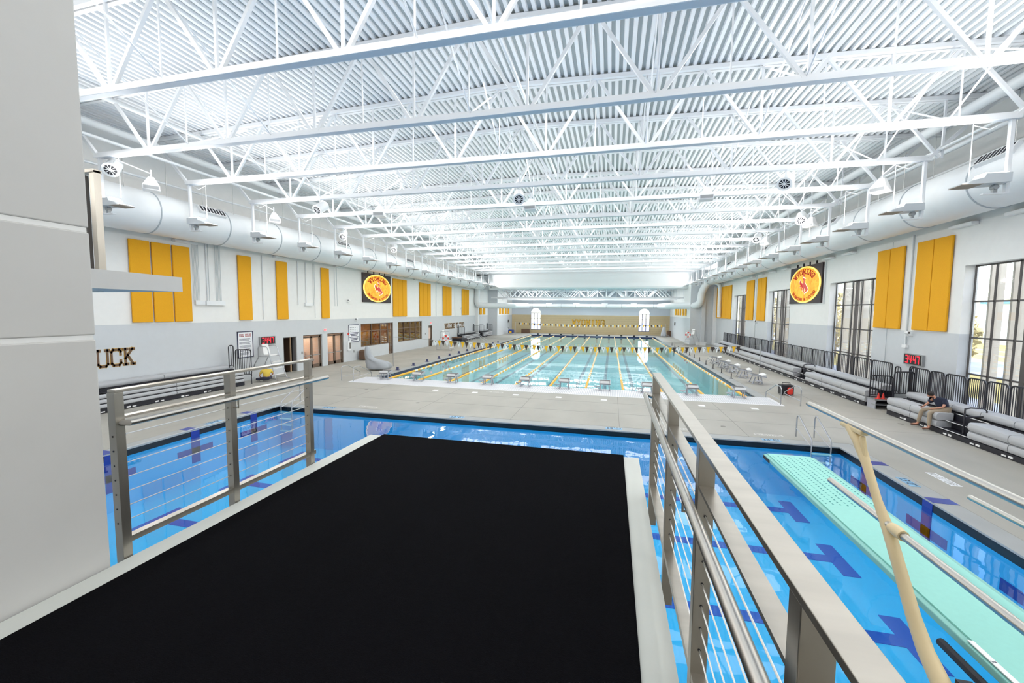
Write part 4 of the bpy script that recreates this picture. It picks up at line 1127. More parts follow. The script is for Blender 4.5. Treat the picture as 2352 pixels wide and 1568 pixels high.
for k, (x, y, rz) in enumerate(((-11.4, 17.55, 0), (2.8, 17.55, 0), (6.0, 17.55, 0), (9.35, 14.1, -PI / 2), (-6.5, 22.75, 0))):
    t = thing('no_diving_notice', ['faded stencilled notice on the deck, left', 'faded stencilled notice behind the steel railing', 'faded stencilled notice above the ladder deck', 'white notice panel on the right deck', 'faded stencilled notice before the bulkhead'][k], 'floor notice', (x, y, 0), rz, 'deck notices')
    build('panel', MB().box(-.5, -.13, 0, .5, .13, .003), mat('notice_pale%d' % k, rgb(205, 203, 197), .7) if k != 3 else POSTERW, t)
    lt = MB(); i = 0
    for i, ch in enumerate('NO DIVING'):
        if ch == ' ': continue
        g = glyph(ch, .22); lt.add([(-.45 + i * .1 + a * .07, -.08 + c * .1, .004 + (b + .025) * .01) for a, b, c in g.v], g.f)
    build('stencil', lt, mat('stencil_grey%d' % k, rgb(150, 148, 144), .7), t)
for k, (x, y) in enumerate(((-9.5, 19.0), (4.6, 18.4), (13.2 - 1, 20.9), (-17.6, 19.6), (-14.0, 21.4))):
    p = build('floor_drain', MB().lathe([(.1, 0), (.1, .006), (.03, .004)], 14), JOINT, None); p.location = (x, y, 0)
    tag(p, ['small round drain in the middle of the near deck', 'small round drain right of the steel railing', 'small round drain near the seated man', 'small round drain by the left bleacher', 'small round drain left of the bulkhead'][k], 'drain', 'deck drains')

# ------------------------------------------------------------------ flag lines
def flagline(a, b, sag, n, w_, h_, label, start, grp):
    t = thing('pennant_line', label, 'pennants', a)
    a, b = Vector(a), Vector(b)
    def P(u):
        p = (b - a) * u; p.z -= sag * 4 * u * (1 - u); return p
    build('line', MB().tube([P(k / 24) for k in range(25)], .012, 4), CABLE, t)
    ms = [FLAGB, FLAGW, FLAGY]; d = (b - a).normalized()
    u0, u1 = start
    for k in range(n):
        u = u0 + (u1 - u0) * (k + .5) / n; c = P(u)
        sw = random.uniform(-.02, .02)
        o = build('pennant', MB().add([c - d * w_ / 2, c + d * w_ / 2, c + Vector((sw, sw * 2, -h_)), c - d * w_ / 2 + Vector((0, .008, 0)), c + d * w_ / 2 + Vector((0, .008, 0)), c + Vector((sw, sw * 2 + .008, -h_))], [(0, 1, 2), (5, 4, 3), (0, 2, 5, 3), (1, 4, 5, 2), (0, 3, 4, 1)]), ms[k % 3], t)
        if k % 3 == 1 and n < 80:
            build('printed_mark', MB().add([(c.x - .03, c.y - .008, c.z - .1), (c.x + .05, c.y - .008, c.z - .07), (c.x, c.y - .008, c.z - .2)], [(0, 1, 2)]), FLAGB, o)
    return t
flagline((-17.7, 31.0, 2.45), (11.4, 35.9, 2.16), .42, 76, .31, .5, 'string of brown, white and yellow pennants across the lane pool near end', (.105, .948), 1)
flagline((-18.6, 80, 2.45), (9.6, 80, 2.4), .3, 78, .27, .5, 'far string of brown, white and yellow pennants before the tan wall', (.02, .98), 2)
for lb, x, y, z in (('left', -17.7, 31.0, 2.5), ('right', 11.4, 35.9, 2.3)):
    t = thing('pennant_pole', 'slim steel pole holding the near pennant string on the %s' % lb, 'pole', (x, y, 0))
    build('pole', MB().tube([(0, 0, 0), (0, 0, z)], .03, 8), CHROME, t, True); build('base_plate', MB().lathe([(.1, 0), (.1, .02)], 12), CHROME, t)
for lb, x, y in (('left', -18.6, 80), ('right', 9.6, 80)):
    t = thing('pennant_pole', 'slim steel pole holding the far pennant string on the %s' % lb, 'pole', (x, y, 0))
    build('pole', MB().tube([(0, 0, 0), (0, 0, 2.5)], .03, 8), CHROME, t, True)

# ------------------------------------------------------------------ pool ladders and grab rails
def dive_ladder(x, y, label):
    t = thing('pool_ladder', label, 'ladder', (x, y, 0), 0, 'pool ladders')
    for s in (-.3, .3):
        pts = [(s, 1.25, 0), (s, 1.25, .72), (s, 1.2, .82), (s, 1.1, .84), (s, .05, .28), (s, -.02, .18), (s, -.02, -1.2)]
        build('side_rail', MB().tube(pts, .025, 8), CHROME, t, True)
        build('lower_rail', MB().tube([(s, 1.25, .32), (s, -.02, .0)], .018, 6), CHROME, t, True)
    for z in (-.25, -.55, -.85, -1.15): build('tread', MB().box(-.3, -.14, z, .3, .02, z + .03), WHITEP, t)
dive_ladder(-15.05, 16.4, 'steel pool ladder at the far left corner of the diving pool')
dive_ladder(7.28, 16.4, 'steel pool ladder at the far right corner of the diving pool')
def stair_rail(x, y, rz, label):
    t = thing('stair_rail', label, 'handrail', (x, y, 0), rz, 'bulkhead handrails')
    for s in (-.45, .45):
        pts = [(s, -1.0, 0), (s, -1.0, .85), (s, -.92, .95), (s, -.8, .97), (s, .55, .5), (s, .62, .45), (s, .65, .0)]
        pts2 = [(s, .75, 0), (s, .75, .5), (s, .6, .9), (s, .45, .97), (s, -.8, .97)] 
        build('hoop', MB().tube(pts2 if False else [(s, -1.0, 0), (s, -1.0, .82), (s, -.88, .93), (s, -.3, .93), (s, 1.0, .35), (s, 1.1, .25), (s, 1.1, 0)], .025, 8), CHROME, t, True)
        build('lower_rail', MB().tube([(s, -1.0, .25), (s, 1.1, .25)], .02, 6), CHROME, t, True)
stair_rail(-16.9, 24.7, 0, 'steel hooped handrails at the left end of the bulkhead')
stair_rail(9.0, 24.6, 0, 'steel hooped handrails at the right end of the bulkhead')
for lb, x, y in (('left', -19.9, 59.9), ('right', 9.3, 81)):
    t = thing('far_grab_rail', 'pale grab rails at the far %s of the lane pool' % lb, 'handrail', (x, y, 0))
    build('rail', MB().tube([(0, 0, 0), (0, 0, .9), (1.2, 0, .1)], .03, 6), CHROME, t, True); build('rail', MB().tube([(.3, .5, 0), (.3, .5, .9), (1.5, .5, .1)], .03, 6), CHROME, t, True)

# ------------------------------------------------------------------ bleachers
def seat_row(root, x0, x1, y0, y1, z0, z1, s, nsec):
    """row front faces +x if s=+1 (left side) else -x; rounded nose"""
    L = (y1 - y0) / nsec; f = x1 if s > 0 else x0; bck = x0 if s > 0 else x1
    h = z1 - z0
    for k in range(nsec):
        prof = [(bck, z0 + .02), (f - s * .05, z0 + .02), (f - s * .012, z0 + h * .25), (f, z0 + h * .6), (f - s * .03, z1 - .03), (f - s * .09, z1), (bck, z1)]
        build('seat_section', MB().prism(prof, L - .03, 'xz', y0 + k * L + .015), SEATG, root, True)
def slots(root, x, y0, y1, s, step=1.25):
    y = y0 + .5; p = None
    while y < y1 - .3:
        q = build('wheel_slot', MB().box(min(x, x + s * .012), y, .05, max(x, x + s * .012), y + .16, .12).box(min(x, x + s * .012), y + .24, .05, max(x, x + s * .012), y + .4, .1), WHITEP, root)
        y += step
def left_bleacher(y0, y1, label, splits, x=-21.8, rows=3, ht=.66):
    t = thing('bleacher', label, 'bleacher', (0, 0, 0))
    build('base', MB().box(XL + .05, y0, .02, x - .02, y1, .22).box(XL + .05, y0 + .02, .2, x - .06, y1 - .02, .2 + ht), BLACK, t)
    h = ht / rows
    for r in range(rows): seat_row(t, x - .3, x, y0, y1, .2 + r * h + .012, .2 + (r + 1) * h, 1, splits)
    build('back_shelf', MB().box(XL + .05, y0, .2 + ht, x - .75, y1, .32 + ht), BLACK, t)
    seat_row(t, XL + .05, x - .8, y0, y1, .32 + ht, .58 + ht, 1, splits)
    slots(t, x - .02, y0, y1, 1)
    return t
left_bleacher(12.4, 20.5, 'folded grey tiered bleacher under the UCK letters on the left wall', 2)
left_bleacher(59.8, 67.6, 'folded grey bleacher under the WELCOME lettering', 2, -22.0)
left_bleacher(69.9, 75.3, 'short folded bleacher in the far left recess', 2, -22.0)
def guard(x, y, rz, wd, ht, z, n, label, tilt=0, legs=False):
    t = thing('guard_panel', label, 'railing', (x, y, z), rz, 'bleacher guard panels')
    if tilt: t.rotation_euler = (0, tilt, rz)
    if legs:
        for q in (.0, wd): build('support_post', MB().tube([(q, 0, -z + .005), (q, 0, .02)], .02, 6), BLACK, t, True)
    picket_panel_parts(t, wd, ht, n)
    return t
guard(-22.75, 20.8, .25, .95, 1.65, .5, 8, 'black picket guard at the end of the left bleacher, in front of the poster', legs=True)
guard(-22.6, 20.2, PI / 2, .32, 1.35, 1.1, 1, 'narrow black loop rail on top of the left bleacher end')
for i, (y, lb) in enumerate(((60.0, 'near end of the WELCOME bleacher'), (67.3, 'far end of the WELCOME bleacher'), (69.9, 'near end of the recess bleacher'), (75.1, 'far end of the recess bleacher'))):
    guard(-22.95, y, 0, .95, 1.25, .95, 6, 'black picket guard at the ' + lb)
    guard(-23.0, y - .3, PI / 2, .35, 1.45, .95, 1, 'narrow black loop rail at the ' + lb)
t = thing('gym_cart', 'low black covered cart beside the WELCOME bleacher', 'cart', (-21.9, 57.9, 0))
build('body', MB().box(-.9, -1.1, .25, .6, 1.2, .62), BLACK, t, bevel=.05); build('lid', MB().box(-.95, -1.15, .62, .1, .3, .78), BROWN, t, bevel=.04)
for sx in (-.7, .4):
    for sy in (-.9, .9): build('wheel', MB().lathe([(.12, -.04), (.12, .04)], 12, 'y', (sx, sy, .12)), BLACK, t)

def right_bleacher(y0, y1, gaps, label, nsec):
    t = thing('bleacher', label, 'bleacher', (0, 0, 0))
    x = 12.72
    build('base', MB().box(x + .02, y0, .01, 14.1, y1, .19), BLACK, t)
    build('under_frame', MB().box(x + .5, y0 + .02, .19, 14.0, y1 - .02, .45).box(13.35, y0 + .02, .45, 14.0, y1 - .02, .8), BLACK, t)
    ys = [y0] + [v for g in gaps for v in g] + [y1]
    for a, b in zip(ys[::2], ys[1::2]):
        n = max(1, round((b - a) / nsec))
        seat_row(t, x, x + .5, a, b, .19, .48, -1, n) if False else None
        seat_row(t, x, x + .55, a, b, .19, .48, -1, n)
        seat_row(t, x - .01, x + .55, a, b, .49, .8, -1, n)
    n = max(1, round((y1 - y0) / nsec))
    seat_row(t, 13.45, 14.0, y0, y1, .82, 1.1, -1, n)
    for a, b in gaps:
        build('step', MB().box(x + .05, a, .2, x + .6, b, .24).box(x + .3, a, .48, x + .7, b, .52).box(x + .65, a, .76, x + .75, b, .8), BLACK, t)
        build('step_nosing', MB().box(x + .04, a, .225, x + .06, b, .245).box(x + .29, a, .505, x + .31, b, .525).box(x + .62, a, .785, x + .65, b, .805), WHITEP, t)
        p = [(x + .15, (a + b) / 2 - .35, .2), (x + .15, (a + b) / 2 - .35, 1.05), (x + .18, (a + b) / 2 - .3, 1.2), (x + .35, (a + b) / 2 - .3, 1.25), (x + .75, (a + b) / 2 - .3, 1.25), (x + .85, (a + b) / 2 - .3, 1.15), (x + .8, (a + b) / 2 - .3, .95), (x + .3, (a + b) / 2 - .32, .9), (x + .15, (a + b) / 2 - .35, .9)]
        build('aisle_rail', MB().tube(p, .028, 7), BLACK, t, True)
    slots(t, x + .02, y0, y1, -1)
    return t
right_bleacher(24.6, 57.6, [(31.4, 33.3)], 'long low grey bleacher along the right windows', 2.3)
right_bleacher(13.5, 22.85, [(18.3, 19.75)], 'near grey bleacher on the right where the man sits', 1.4)
k = 0; y = 25.2
while y < 57.4:
    guard(14.15, y, PI / 2, 1.68, 1.25, .92, 9, 'black picket guard panel behind the long right bleacher, %s from the near end' % ORD[k], legs=True); y += 1.75; k += 1
for i, (a, b) in enumerate(((22.63, 23.8), (21.75, 22.54), (20.62, 21.65), (19.7, 20.5), (18.75, 19.62), (17.7, 18.65), (16.6, 17.6))):
    guard(14.15, a, PI / 2, b - a, 1.24, .92, 8, 'black picket guard panel behind the near right bleacher, %s from its far end' % ORD[i], legs=True)
guard(12.85, 24.45, 0, .95, 1.1, .5, 7, 'black picket end guard of the long right bleacher by the red cones')
guard(13.0, 22.95, .25, .95, 1.15, .85, 7, 'black picket end guard of the near right bleacher')
guard(13.95, 24.2, PI / 2, .4, 1.35, .75, 1, 'narrow black loop rail at the near end of the long right bleacher')
guard(13.85, 22.95, PI / 2, .45, 1.45, .8, 1, 'narrow black loop rail at the far end of the near right bleacher', legs=True)
guard(14.3, 57.9, -PI / 4, 1.3, 1.6, .3, 9, 'black picket guard at the far end of the right bleacher')
t = thing('end_step', 'grey step unit at the near end of the long right bleacher', 'step', (13.3, 24.2, 0))
build('tread', MB().box(-.5, -.3, .42, .5, .35, .48), ALU, t); build('tread', MB().box(-.5, -.35, .2, .5, .0, .24), ALU, t)
for sx in (-.48, .44):
    build('side_plate', MB().box(sx, -.3, 0, sx + .04, .35, .42), BLOCKG, t)
for i, x in enumerate((13.05, 13.25)):
    c = thing('traffic_cone', 'small red cone on the bleacher end step, %s one' % ('left', 'right')[i], 'cone', (x, 24.1, .48), 0, 'red cones')
    build('cone', MB().lathe([(.09, 0), (.07, .03), (.02, .3)], 12), REDP, c, True); build('base', MB().box(-.11, -.11, 0, .11, .11, .02), REDP, c)

# ------------------------------------------------------------------ lifeguard chairs
def lifeguard(x, y, rz, label, s=1.0):
    t = thing('lifeguard_chair', label, 'chair', (x, y, 0), rz, 'lifeguard chairs')
    for sx in (-.42, .42):
        build('side_frame', MB().tube([(sx * 1.25, -.95, .03), (sx * 1.2, -.75, .05), (sx * 1.15, -.68, .2), (sx, -.25, 1.6), (sx, -.1, 2.12), (sx, .0, 2.2), (sx, .55, 2.2), (sx, .62, 2.1), (sx, .62, 1.45), (sx * 1.1, .9, 1.0), (sx * 1.2, 1.05, .4), (sx * 1.2, 1.08, .0)], .028, 8), CHROME, t, True)
        build('seat_rail', MB().tube([(sx, -.25, 1.55), (sx, .6, 1.55)], .022, 6), CHROME, t, True)
        build('base_rail', MB().tube([(sx * 1.2, -.7, .1), (sx * 1.2, 1.06, .1)], .022, 6), CHROME, t, True)
    for z, y_ in ((.35, -.62), (.75, -.5), (1.15, -.38)): build('ladder_step', MB().box(-.46, y_ - .06, z, .46, y_ + .08, z + .04), WHITEP, t)
    build('seat', MB().box(-.3, -.2, 1.58, .3, .35, 1.66), WHITEP, t, bevel=.03)
    build('backrest', MB().add([(-.3, .3, 1.66), (.3, .3, 1.66), (.26, .45, 2.35), (-.26, .45, 2.35), (-.3, .36, 1.66), (.3, .36, 1.66), (.26, .52, 2.35), (-.26, .52, 2.35)], [(0, 1, 2, 3), (7, 6, 5, 4), (0, 4, 5, 1), (3, 2, 6, 7), (0, 3, 7, 4), (1, 5, 6, 2)]), WHITEP, t, bevel=.03)
    build('foot_rest', MB().box(-.4, -.5, 1.2, .4, -.2, 1.23), WHITEP, t)
    return t
lifeguard(-22.15, 22.95, math.radians(92), 'tall steel lifeguard chair with white seat beside the dark doorway')
c2 = lifeguard(-18.9, 45.4, math.radians(85), 'lifeguard chair with the red and white ring buoy by the lane pool')
c3 = lifeguard(10.9, 62.6, math.radians(-60), 'lifeguard chair with a red tube on the far right deck')
def torus(R_, r, n=28, m=8): 
    return [(R_ * math.cos(2 * PI * k / n), 0, R_ * math.sin(2 * PI * k / n)) for k in range(n)]
for lb, x, y, z in (('left', -18.75, 44.75, 1.45), ('right', 10.4, 61.8, 1.6)):
    t = thing('ring_buoy', 'red and white ring buoy on the %s lifeguard chair' % lb, 'ring buoy', (x, y, z), .3, 'ring buoys')
    build('ring', MB().tube(torus(.3, .09), .09, 10, True), WHITEP, t, True)
    build('hanging_strap', MB().tube([(0, .02, .38), (-.25, .3, .7)], .02, 5), WHITEP, t, True)
    for k in range(4):
        a0 = k * PI / 2 - .4
        build('red_band', MB().tube([(.3 * math.cos(a0 + .13 * j), 0, .3 * math.sin(a0 + .13 * j)) for j in range(7)], .096, 10), REDP, t, True)

# ------------------------------------------------------------------ covered lift, bin and other deck objects
def cloth_lump(name, prof, label, loc, rz, cat, m=COVER):
    """stack of irregular loops (z, cx, cy, rx, ry) draped look"""
    mb = MB(); n = 28; vs = []; fs = []
    for j, (z, cx, cy, rx, ry) in enumerate(prof):
        for k in range(n):
            a = 2 * PI * k / n; fold = 1 + .10 * math.sin(a * 5 + j * .7) * (1 - j / len(prof)) + .04 * math.sin(a * 9 + j)
            vs.append((cx + rx * fold * math.cos(a), cy + ry * fold * math.sin(a), z))
    for j in range(len(prof) - 1):
        for k in range(n): fs.append((j * n + k, j * n + (k + 1) % n, (j + 1) * n + (k + 1) % n, (j + 1) * n + k))
    fs.append(tuple((len(prof) - 1) * n + k for k in range(n))); fs.append(tuple(range(n)))
    o = build(name, mb.add(vs, fs), m, None, True); o.location = loc; o.rotation_euler = (0, 0, rz)
    md = o.modifiers.new('sub', 'SUBSURF'); md.levels = 1; md.render_levels = 1
    tag(o, label, cat)
    return o
cloth_lump('covered_pool_lift', [(0.02, .35, 0, .95, .5), (.3, .35, 0, .98, .48), (.55, .3, 0, .95, .42), (.72, .15, 0, .82, .36), (.82, -.1, 0, .5, .34), (1.0, -.38, 0, .3, .3), (1.4, -.45, 0, .24, .26), (1.75, -.5, 0, .18, .2), (1.88, -.5, 0, .1, .12)], 'pool lift under a draped grey tarp left of the bulkhead', (-18.0, 28.6, 0), .35, 'pool lift')
cloth_lump('covered_pool_lift', [(0.02, 0, 0, .55, .5), (.5, 0, 0, .5, .45), (1.2, 0, 0, .35, .33), (1.8, 0, 0, .2, .2), (2.0, 0, 0, .12, .12)], 'small draped pool lift at the far right pool corner', (9.6, 82.8, 0), 0, 'pool lift')
t = thing('trash_bin', 'brown square trash bin with a sloped lid by the left wall', 'bin', (-22.6, 34.2, 0))
build('body', MB().box(-.3, -.3, .03, .3, .3, .82), BROWN, t, bevel=.04); build('lid', MB().add([(-.31, -.31, .82), (.31, -.31, .82), (.31, .31, .82), (-.31, .31, .82), (-.2, -.2, .95), (.2, -.2, .95), (.2, .2, .95), (-.2, .2, .95)], [(0, 1, 2, 3), (4, 7, 6, 5), (0, 4, 5, 1), (1, 5, 6, 2), (2, 6, 7, 3), (3, 7, 4, 0)]), BROWN, t)
t = thing('equipment_case', 'small dark case with red tank beside the right bulkhead rails', 'case', (9.9, 26.7, 0))
build('case', MB().box(-.33, -.25, .05, .33, .25, .6), BLACK, t, bevel=.04); build('red_tank', MB().lathe([(.12, .1), (.14, .15), (.14, .4), (.06, .48)], 12, 'z', (.1, -.32, 0)), REDP, t, True); build('handle', MB().tube([(-.2, 0, .6), (-.2, 0, .7), (.2, 0, .7), (.2, 0, .6)], .02, 6), BLACK, t, True)
t = thing('hamper', 'brown storage box below the left arched window', 'box', (-17.9, 86.6, 0))
build('box', MB().box(-.9, -.4, .05, .9, .4, .8), BROWN, t, bevel=.04); build('lid', MB().box(-.93, -.43, .8, .93, .43, .9), BROWN, t)
t = thing('floor_scrubber', 'blue cleaning machine with yellow label at the far left', 'machine', (-19.9, 81.5, 0))
build('tank', MB().box(-.5, -.6, .2, .5, .6, .9), BLUEP, t, bevel=.1); build('label_plate', MB().box(-.25, -.63, .3, .25, -.6, .65), FLAGY, t); build('handle', MB().tube([(-.4, .4, .8), (-.75, .5, 1.3), (-.8, .1, 1.4)], .04, 6), BLACK, t, True)
t = thing('rolled_mats', 'two dark upright rolls in the far right corner', 'mat roll', (10.5, 84, 0))
build('roll', MB().lathe([(.2, 0), (.2, 1.2)], 14, 'z'), BROWN, t, True); build('roll', MB().lathe([(.2, 0), (.2, 1.15)], 14, 'z', (.45, .1, 0)), BROWN, t, True)
t = thing('concrete_bench', 'low pale bench against the far right wall', 'bench', (12.6, 64.2, 0))
build('seat', MB().box(-.7, -.25, .38, .7, .25, .46), WHITE, t); build('base', MB().box(-.6, -.2, 0, .6, .2, .38), WHITE, t)
for i, (x, y, z, s) in enumerate(((-21.3, 84.5, 2.6, 1), (11.3, 80.5, 2.6, -1))):
    p = build('wall_speaker', MB().box(-.08, -.25, -.3, .08, .25, .3).box(s * .08 - .01, -.2, -.25, s * .08 + .01, .2, .25), DARKF); p.location = (x + s * .08, y, z); tag(p, 'small dark wall box on the %s annex wall' % ('left', 'right')[i], 'wall box')

# ------------------------------------------------------------------ the 3 m platform the camera stands on
PZ = 3.0
t = thing('diving_platform', 'concrete diving platform under the camera with black anti-slip mat', 'platform', (-1.4, 2.0, PZ))
og = (-1.4, 2.0, PZ)
build('slab', MB().box(-3.17, -4.0, PZ - .35, .345, 4.93, PZ - .02).box(-3.17, -4, PZ - .02, .345, 4.93, PZ - .004), RIM, t, org=og)
build('mat', MB().box(-2.99, -4.0, PZ - .006, .175, 4.97, PZ + .006), MATB, t, org=og)
build('support_leg', MB().box(-2.4, -2.5, 0, -.5, -.5, PZ - .35), PIER, t, org=og)
# pier wall
px = -3.2
t = thing('concrete_pier', 'tall grey concrete pier with white joint lines at the left of the platform', 'pier', (-3.6, -1.0, 0))
og = (-3.6, -1.0, 0)
for z0, z1 in ((0, 2.96), (2.96, 4.495), (4.525, 5.165), (5.195, 6.7), (6.73, 9.5)):
    build('cast_block', MB().box(-4.3, -4.0, z0, px, 1.93, z1), PIER, t, org=og, bevel=.008)
for z in (4.51, 5.18, 6.715):
    build('joint_strip', MB().box(-4.29, -3.99, z - .015, px - .006, 1.92, z + .015), PIERT, t, org=og)
t = thing('upper_platform', 'grey concrete arm of a higher platform jutting out behind the pier', 'platform', (-4.9, 2.0, 4.9))
og = (-4.9, 2.0, 4.9)
build('slab', MB().add([(-6.9, -2, 4.84), (-4.26, -2, 4.84), (-4.26, 3.32, 4.865), (-6.9, 3.32, 4.865), (-6.9, -2, 5.12), (-4.26, -2, 5.12), (-4.26, 3.32, 5.01), (-6.9, 3.32, 5.01)], [(0, 3, 2, 1), (4, 5, 6, 7), (0, 1, 5, 4), (3, 7, 6, 2), (0, 4, 7, 3), (1, 2, 6, 5)]), PIER, t, org=og)

# ------------------------------------------------------------------ steel railings with cables
def railing(name, x, y0, y1, posts, s, label):
    """s: side where the deck lies relative to the rail (+1 = deck on +x)"""
    t = thing(name, label, 'railing', (x, (y0 + y1) / 2, PZ)); og = (x, (y0 + y1) / 2, PZ)
    build('top_rail', MB().box(x - .035, y0, 4.135, x + .035, y1, 4.155), STEEL, t, org=og, bevel=.002)
    build('middle_rail', MB().box(x - .03, y0, 3.955, x + .03, y1, 3.97), STEEL, t, org=og)
    build('bottom_rail', MB().box(x - .03, y0, 3.09, x + .03, y1, 3.13), STEEL, t, org=og)
    for y in posts:
        p = build('post', MB().box(x - .033, y - .006, 2.75, x + .033, y + .05, 4.135), STEEL, t, org=og, bevel=.002)
        hl = MB()
        for k in range(7): hl.lathe([(.006, -.002), (.006, .0)], 8, 'y', (x, y - .0065, 3.24 + .1 * k))
        build('cable_hole', hl, BLACK, p, org=og)
    for k in range(7):
        build('cable', MB().tube([(x, y0, 3.24 + .1 * k), (x, y1, 3.24 + .1 * k)], .0035, 6), CABLE, t, org=og)
    xh = x + s * .085
    build('handrail', MB().tube([(x, y0 + .03, 3.93), (xh, y0 + .05, 3.93), (xh, y0 + .15, 3.93), (xh, y1 + .05, 3.93), (xh, y1 + .12, 3.93), (x, y1 - .03, 3.93)] if s < 0 else [(x, y0 + .02, 3.93), (xh, y0 + .04, 3.93), (xh, y1 + .15, 3.93)], .021, 14), STEELT, t, True, org=og)
    for y in posts[1:-1]:
        build('handrail_bracket', MB().tube([(x, y + .02, 3.84), (xh, y + .02, 3.84), (xh, y + .02, 3.92)], .007, 6), STEEL, t, True, org=og)
    return t
railing('steel_railing', -3.215, 2.0, 3.88, [2.0, 2.85, 3.8], 1, 'stainless steel cable railing on the left edge of the platform')
railing('steel_railing', .405, -1.5, 3.92, [-1.2, -.1, .88, 1.84, 2.8, 3.86], -1, 'long stainless steel cable railing on the right edge of the platform')
t = thing('upper_railing_post', 'stainless post of the higher platform railing beside the pier', 'railing', (-5.0, 3.1, 5.0)); og = (-5.0, 3.1, 5.0)
build('post', MB().box(-5.06, 3.08, 4.88, -5.0, 3.14, 6.05), STEEL, t, org=og)
build('cable_plate', MB().box(-5.16, 3.06, 5.0, -5.1, 3.1, 6.0), DARKF, t, org=og)
build('top_rail', MB().box(-6.6, 3.07, 6.03, -5.0, 3.15, 6.06), STEEL, t, org=og)
build('anchor_plate', MB().box(-5.12, 3.04, 4.86, -4.94, 3.07, 4.97), RIM, t, org=og)

# ------------------------------------------------------------------ springboard
BX0, BX1 = 1.84, 2.38
t = thing('springboard', 'aqua springboard reaching out over the diving pool beside the platform', 'springboard', (2.1, 2.5, PZ)); og = (2.1, 2.5, PZ)
build('board', MB().box(BX0 + .04, -.5, PZ - .035, BX1 - .04, 5.5, PZ), BOARD, t, org=og)
build('edge_rib', MB().box(BX0, -.5, PZ - .05, BX0 + .04, 5.5, PZ - .008).box(BX1 - .04, -.5, PZ - .05, BX1, 5.5, PZ - .008), BOARDS, t, org=og, bevel=.006)
hl = MB()
for r in range(8):
    x = BX0 + .07 + r * .057
    for k in range(26): hl.box(x - .006, 4.15 + k * .05, PZ, x + .006, 4.168 + k * .05, PZ + .001)
o = build('drain_slots', hl, mat('slot_teal', rgb(60, 140, 140), .8), t, org=og); o['kind'] = 'stuff'
build('tip_guard', MB().box(BX0 - .005, 5.3, PZ - .055, BX0 + .003, 5.5, PZ - .02), RUBBER, t, org=og)
build('ruler_strip', MB().box(BX0 + .015, .9, PZ - .003, BX0 + .042, 2.55, PZ + .002), WHITEP, t, org=og)
nm = MB()
for i, ch in enumerate('1234'):
    g = glyph(ch, .2); nm.add([(BX0 + .02 + c * .011, 2.42 - i * .24 - a * .02, PZ + .003 + (b + .025) * .002) for a, b, c in g.v], g.f)
build('ruler_numerals', nm, INK, t, org=og)
t = thing('springboard_stand', 'stand with black rubber fulcrum rail and cream castings carrying the springboard', 'stand', (2.1, 1.0, 0)); og = (2.1, 1.0, 0)
build('rubber_rail', MB().tube([(BX0 - .05, 2.62, PZ - .08), (BX0 - .05, -.4, PZ - .08)], .022, 8), RUBBER, t, True, org=og)
build('side_casting', MB().prism([(2.3, 2.93), (2.3, 2.6), (-.4, 2.5), (-.4, 2.93)], .05, 'yz', 1.66), CREAM, t, org=og, bevel=.01)
build('pedestal', MB().box(1.5, -.6, 0, 2.75, 2.1, 2.45), PIER, t, org=og)
build('rubber_pad', MB().box(1.655, 2.1, 2.86, 1.72, 2.32, 2.95), RUBBER, t, org=og)
def guard_rails(x, s, label, ytop, ymid):
    t = thing('springboard_handrail', label, 'handrail', (x, 2.0, PZ)); og = (x, 2.0, PZ)
    build('top_tube', MB().tube([(x, ytop, 3.95), (x, -1, 3.95)], .021, 12), STEELT, t, True, org=og)
    build('middle_tube', MB().tube([(x, ymid, 3.46), (x, -1, 3.46)], .021, 12), STEELT, t, True, org=og)
    pts = [(x, 3.27, 3.93), (x, 3.17, 3.86), (x, 3.05, 3.72), (x, 2.93, 3.56), (x, 2.80, 3.42), (x, 2.68, 3.25), (x, 2.56, 3.08), (x, 2.46, 2.97), (x, 2.3, 2.86), (x, 2.05, 2.80), (x, 1.7, 2.78)]
    build('cast_stanchion', MB().tube(pts, [.034, .034, .026, .024, .032, .032, .034, .038, .045, .05, .05], 12), CREAM, t, True, org=og)
    build('top_saddle', MB().beam((x, 3.36, 3.925), (x, 3.1, 3.925), .05, .035).beam((x, 3.13, 3.9), (x, 3.07, 3.74), .03, .035), CREAM, t, org=og, bevel=.01)
    build('middle_saddle', MB().lathe([(.03, -.05), (.034, 0), (.03, .05)], 12, 'y', (x, 2.73, 3.46)), CREAM, t, True, org=og)
    build('end_cap', MB().lathe([(.023, -.02), (.015, .01)], 10, 'y', (x, ytop + .005, 3.95)), STEELT, t, True, org=og)
guard_rails(1.62, 1, 'near steel handrails of the springboard on a curved cream stanchion', 3.9, 3.48)
t = thing('springboard_handrail', 'short far handrail on the right of the springboard', 'handrail', (2.75, 2.0, PZ)); og = (2.75, 2.0, PZ)
build('tube', MB().tube([(2.7, 3.8, 3.31), (2.7, -1, 3.31)], .021, 12), STEELT, t, True, org=og)
t.name = 'springboard_handrail'
build('foot_casting', MB().tube([(2.7, 2.0, 3.31), (2.7, 1.9, 2.8)], .03, 10), CREAM, t, True, org=og)

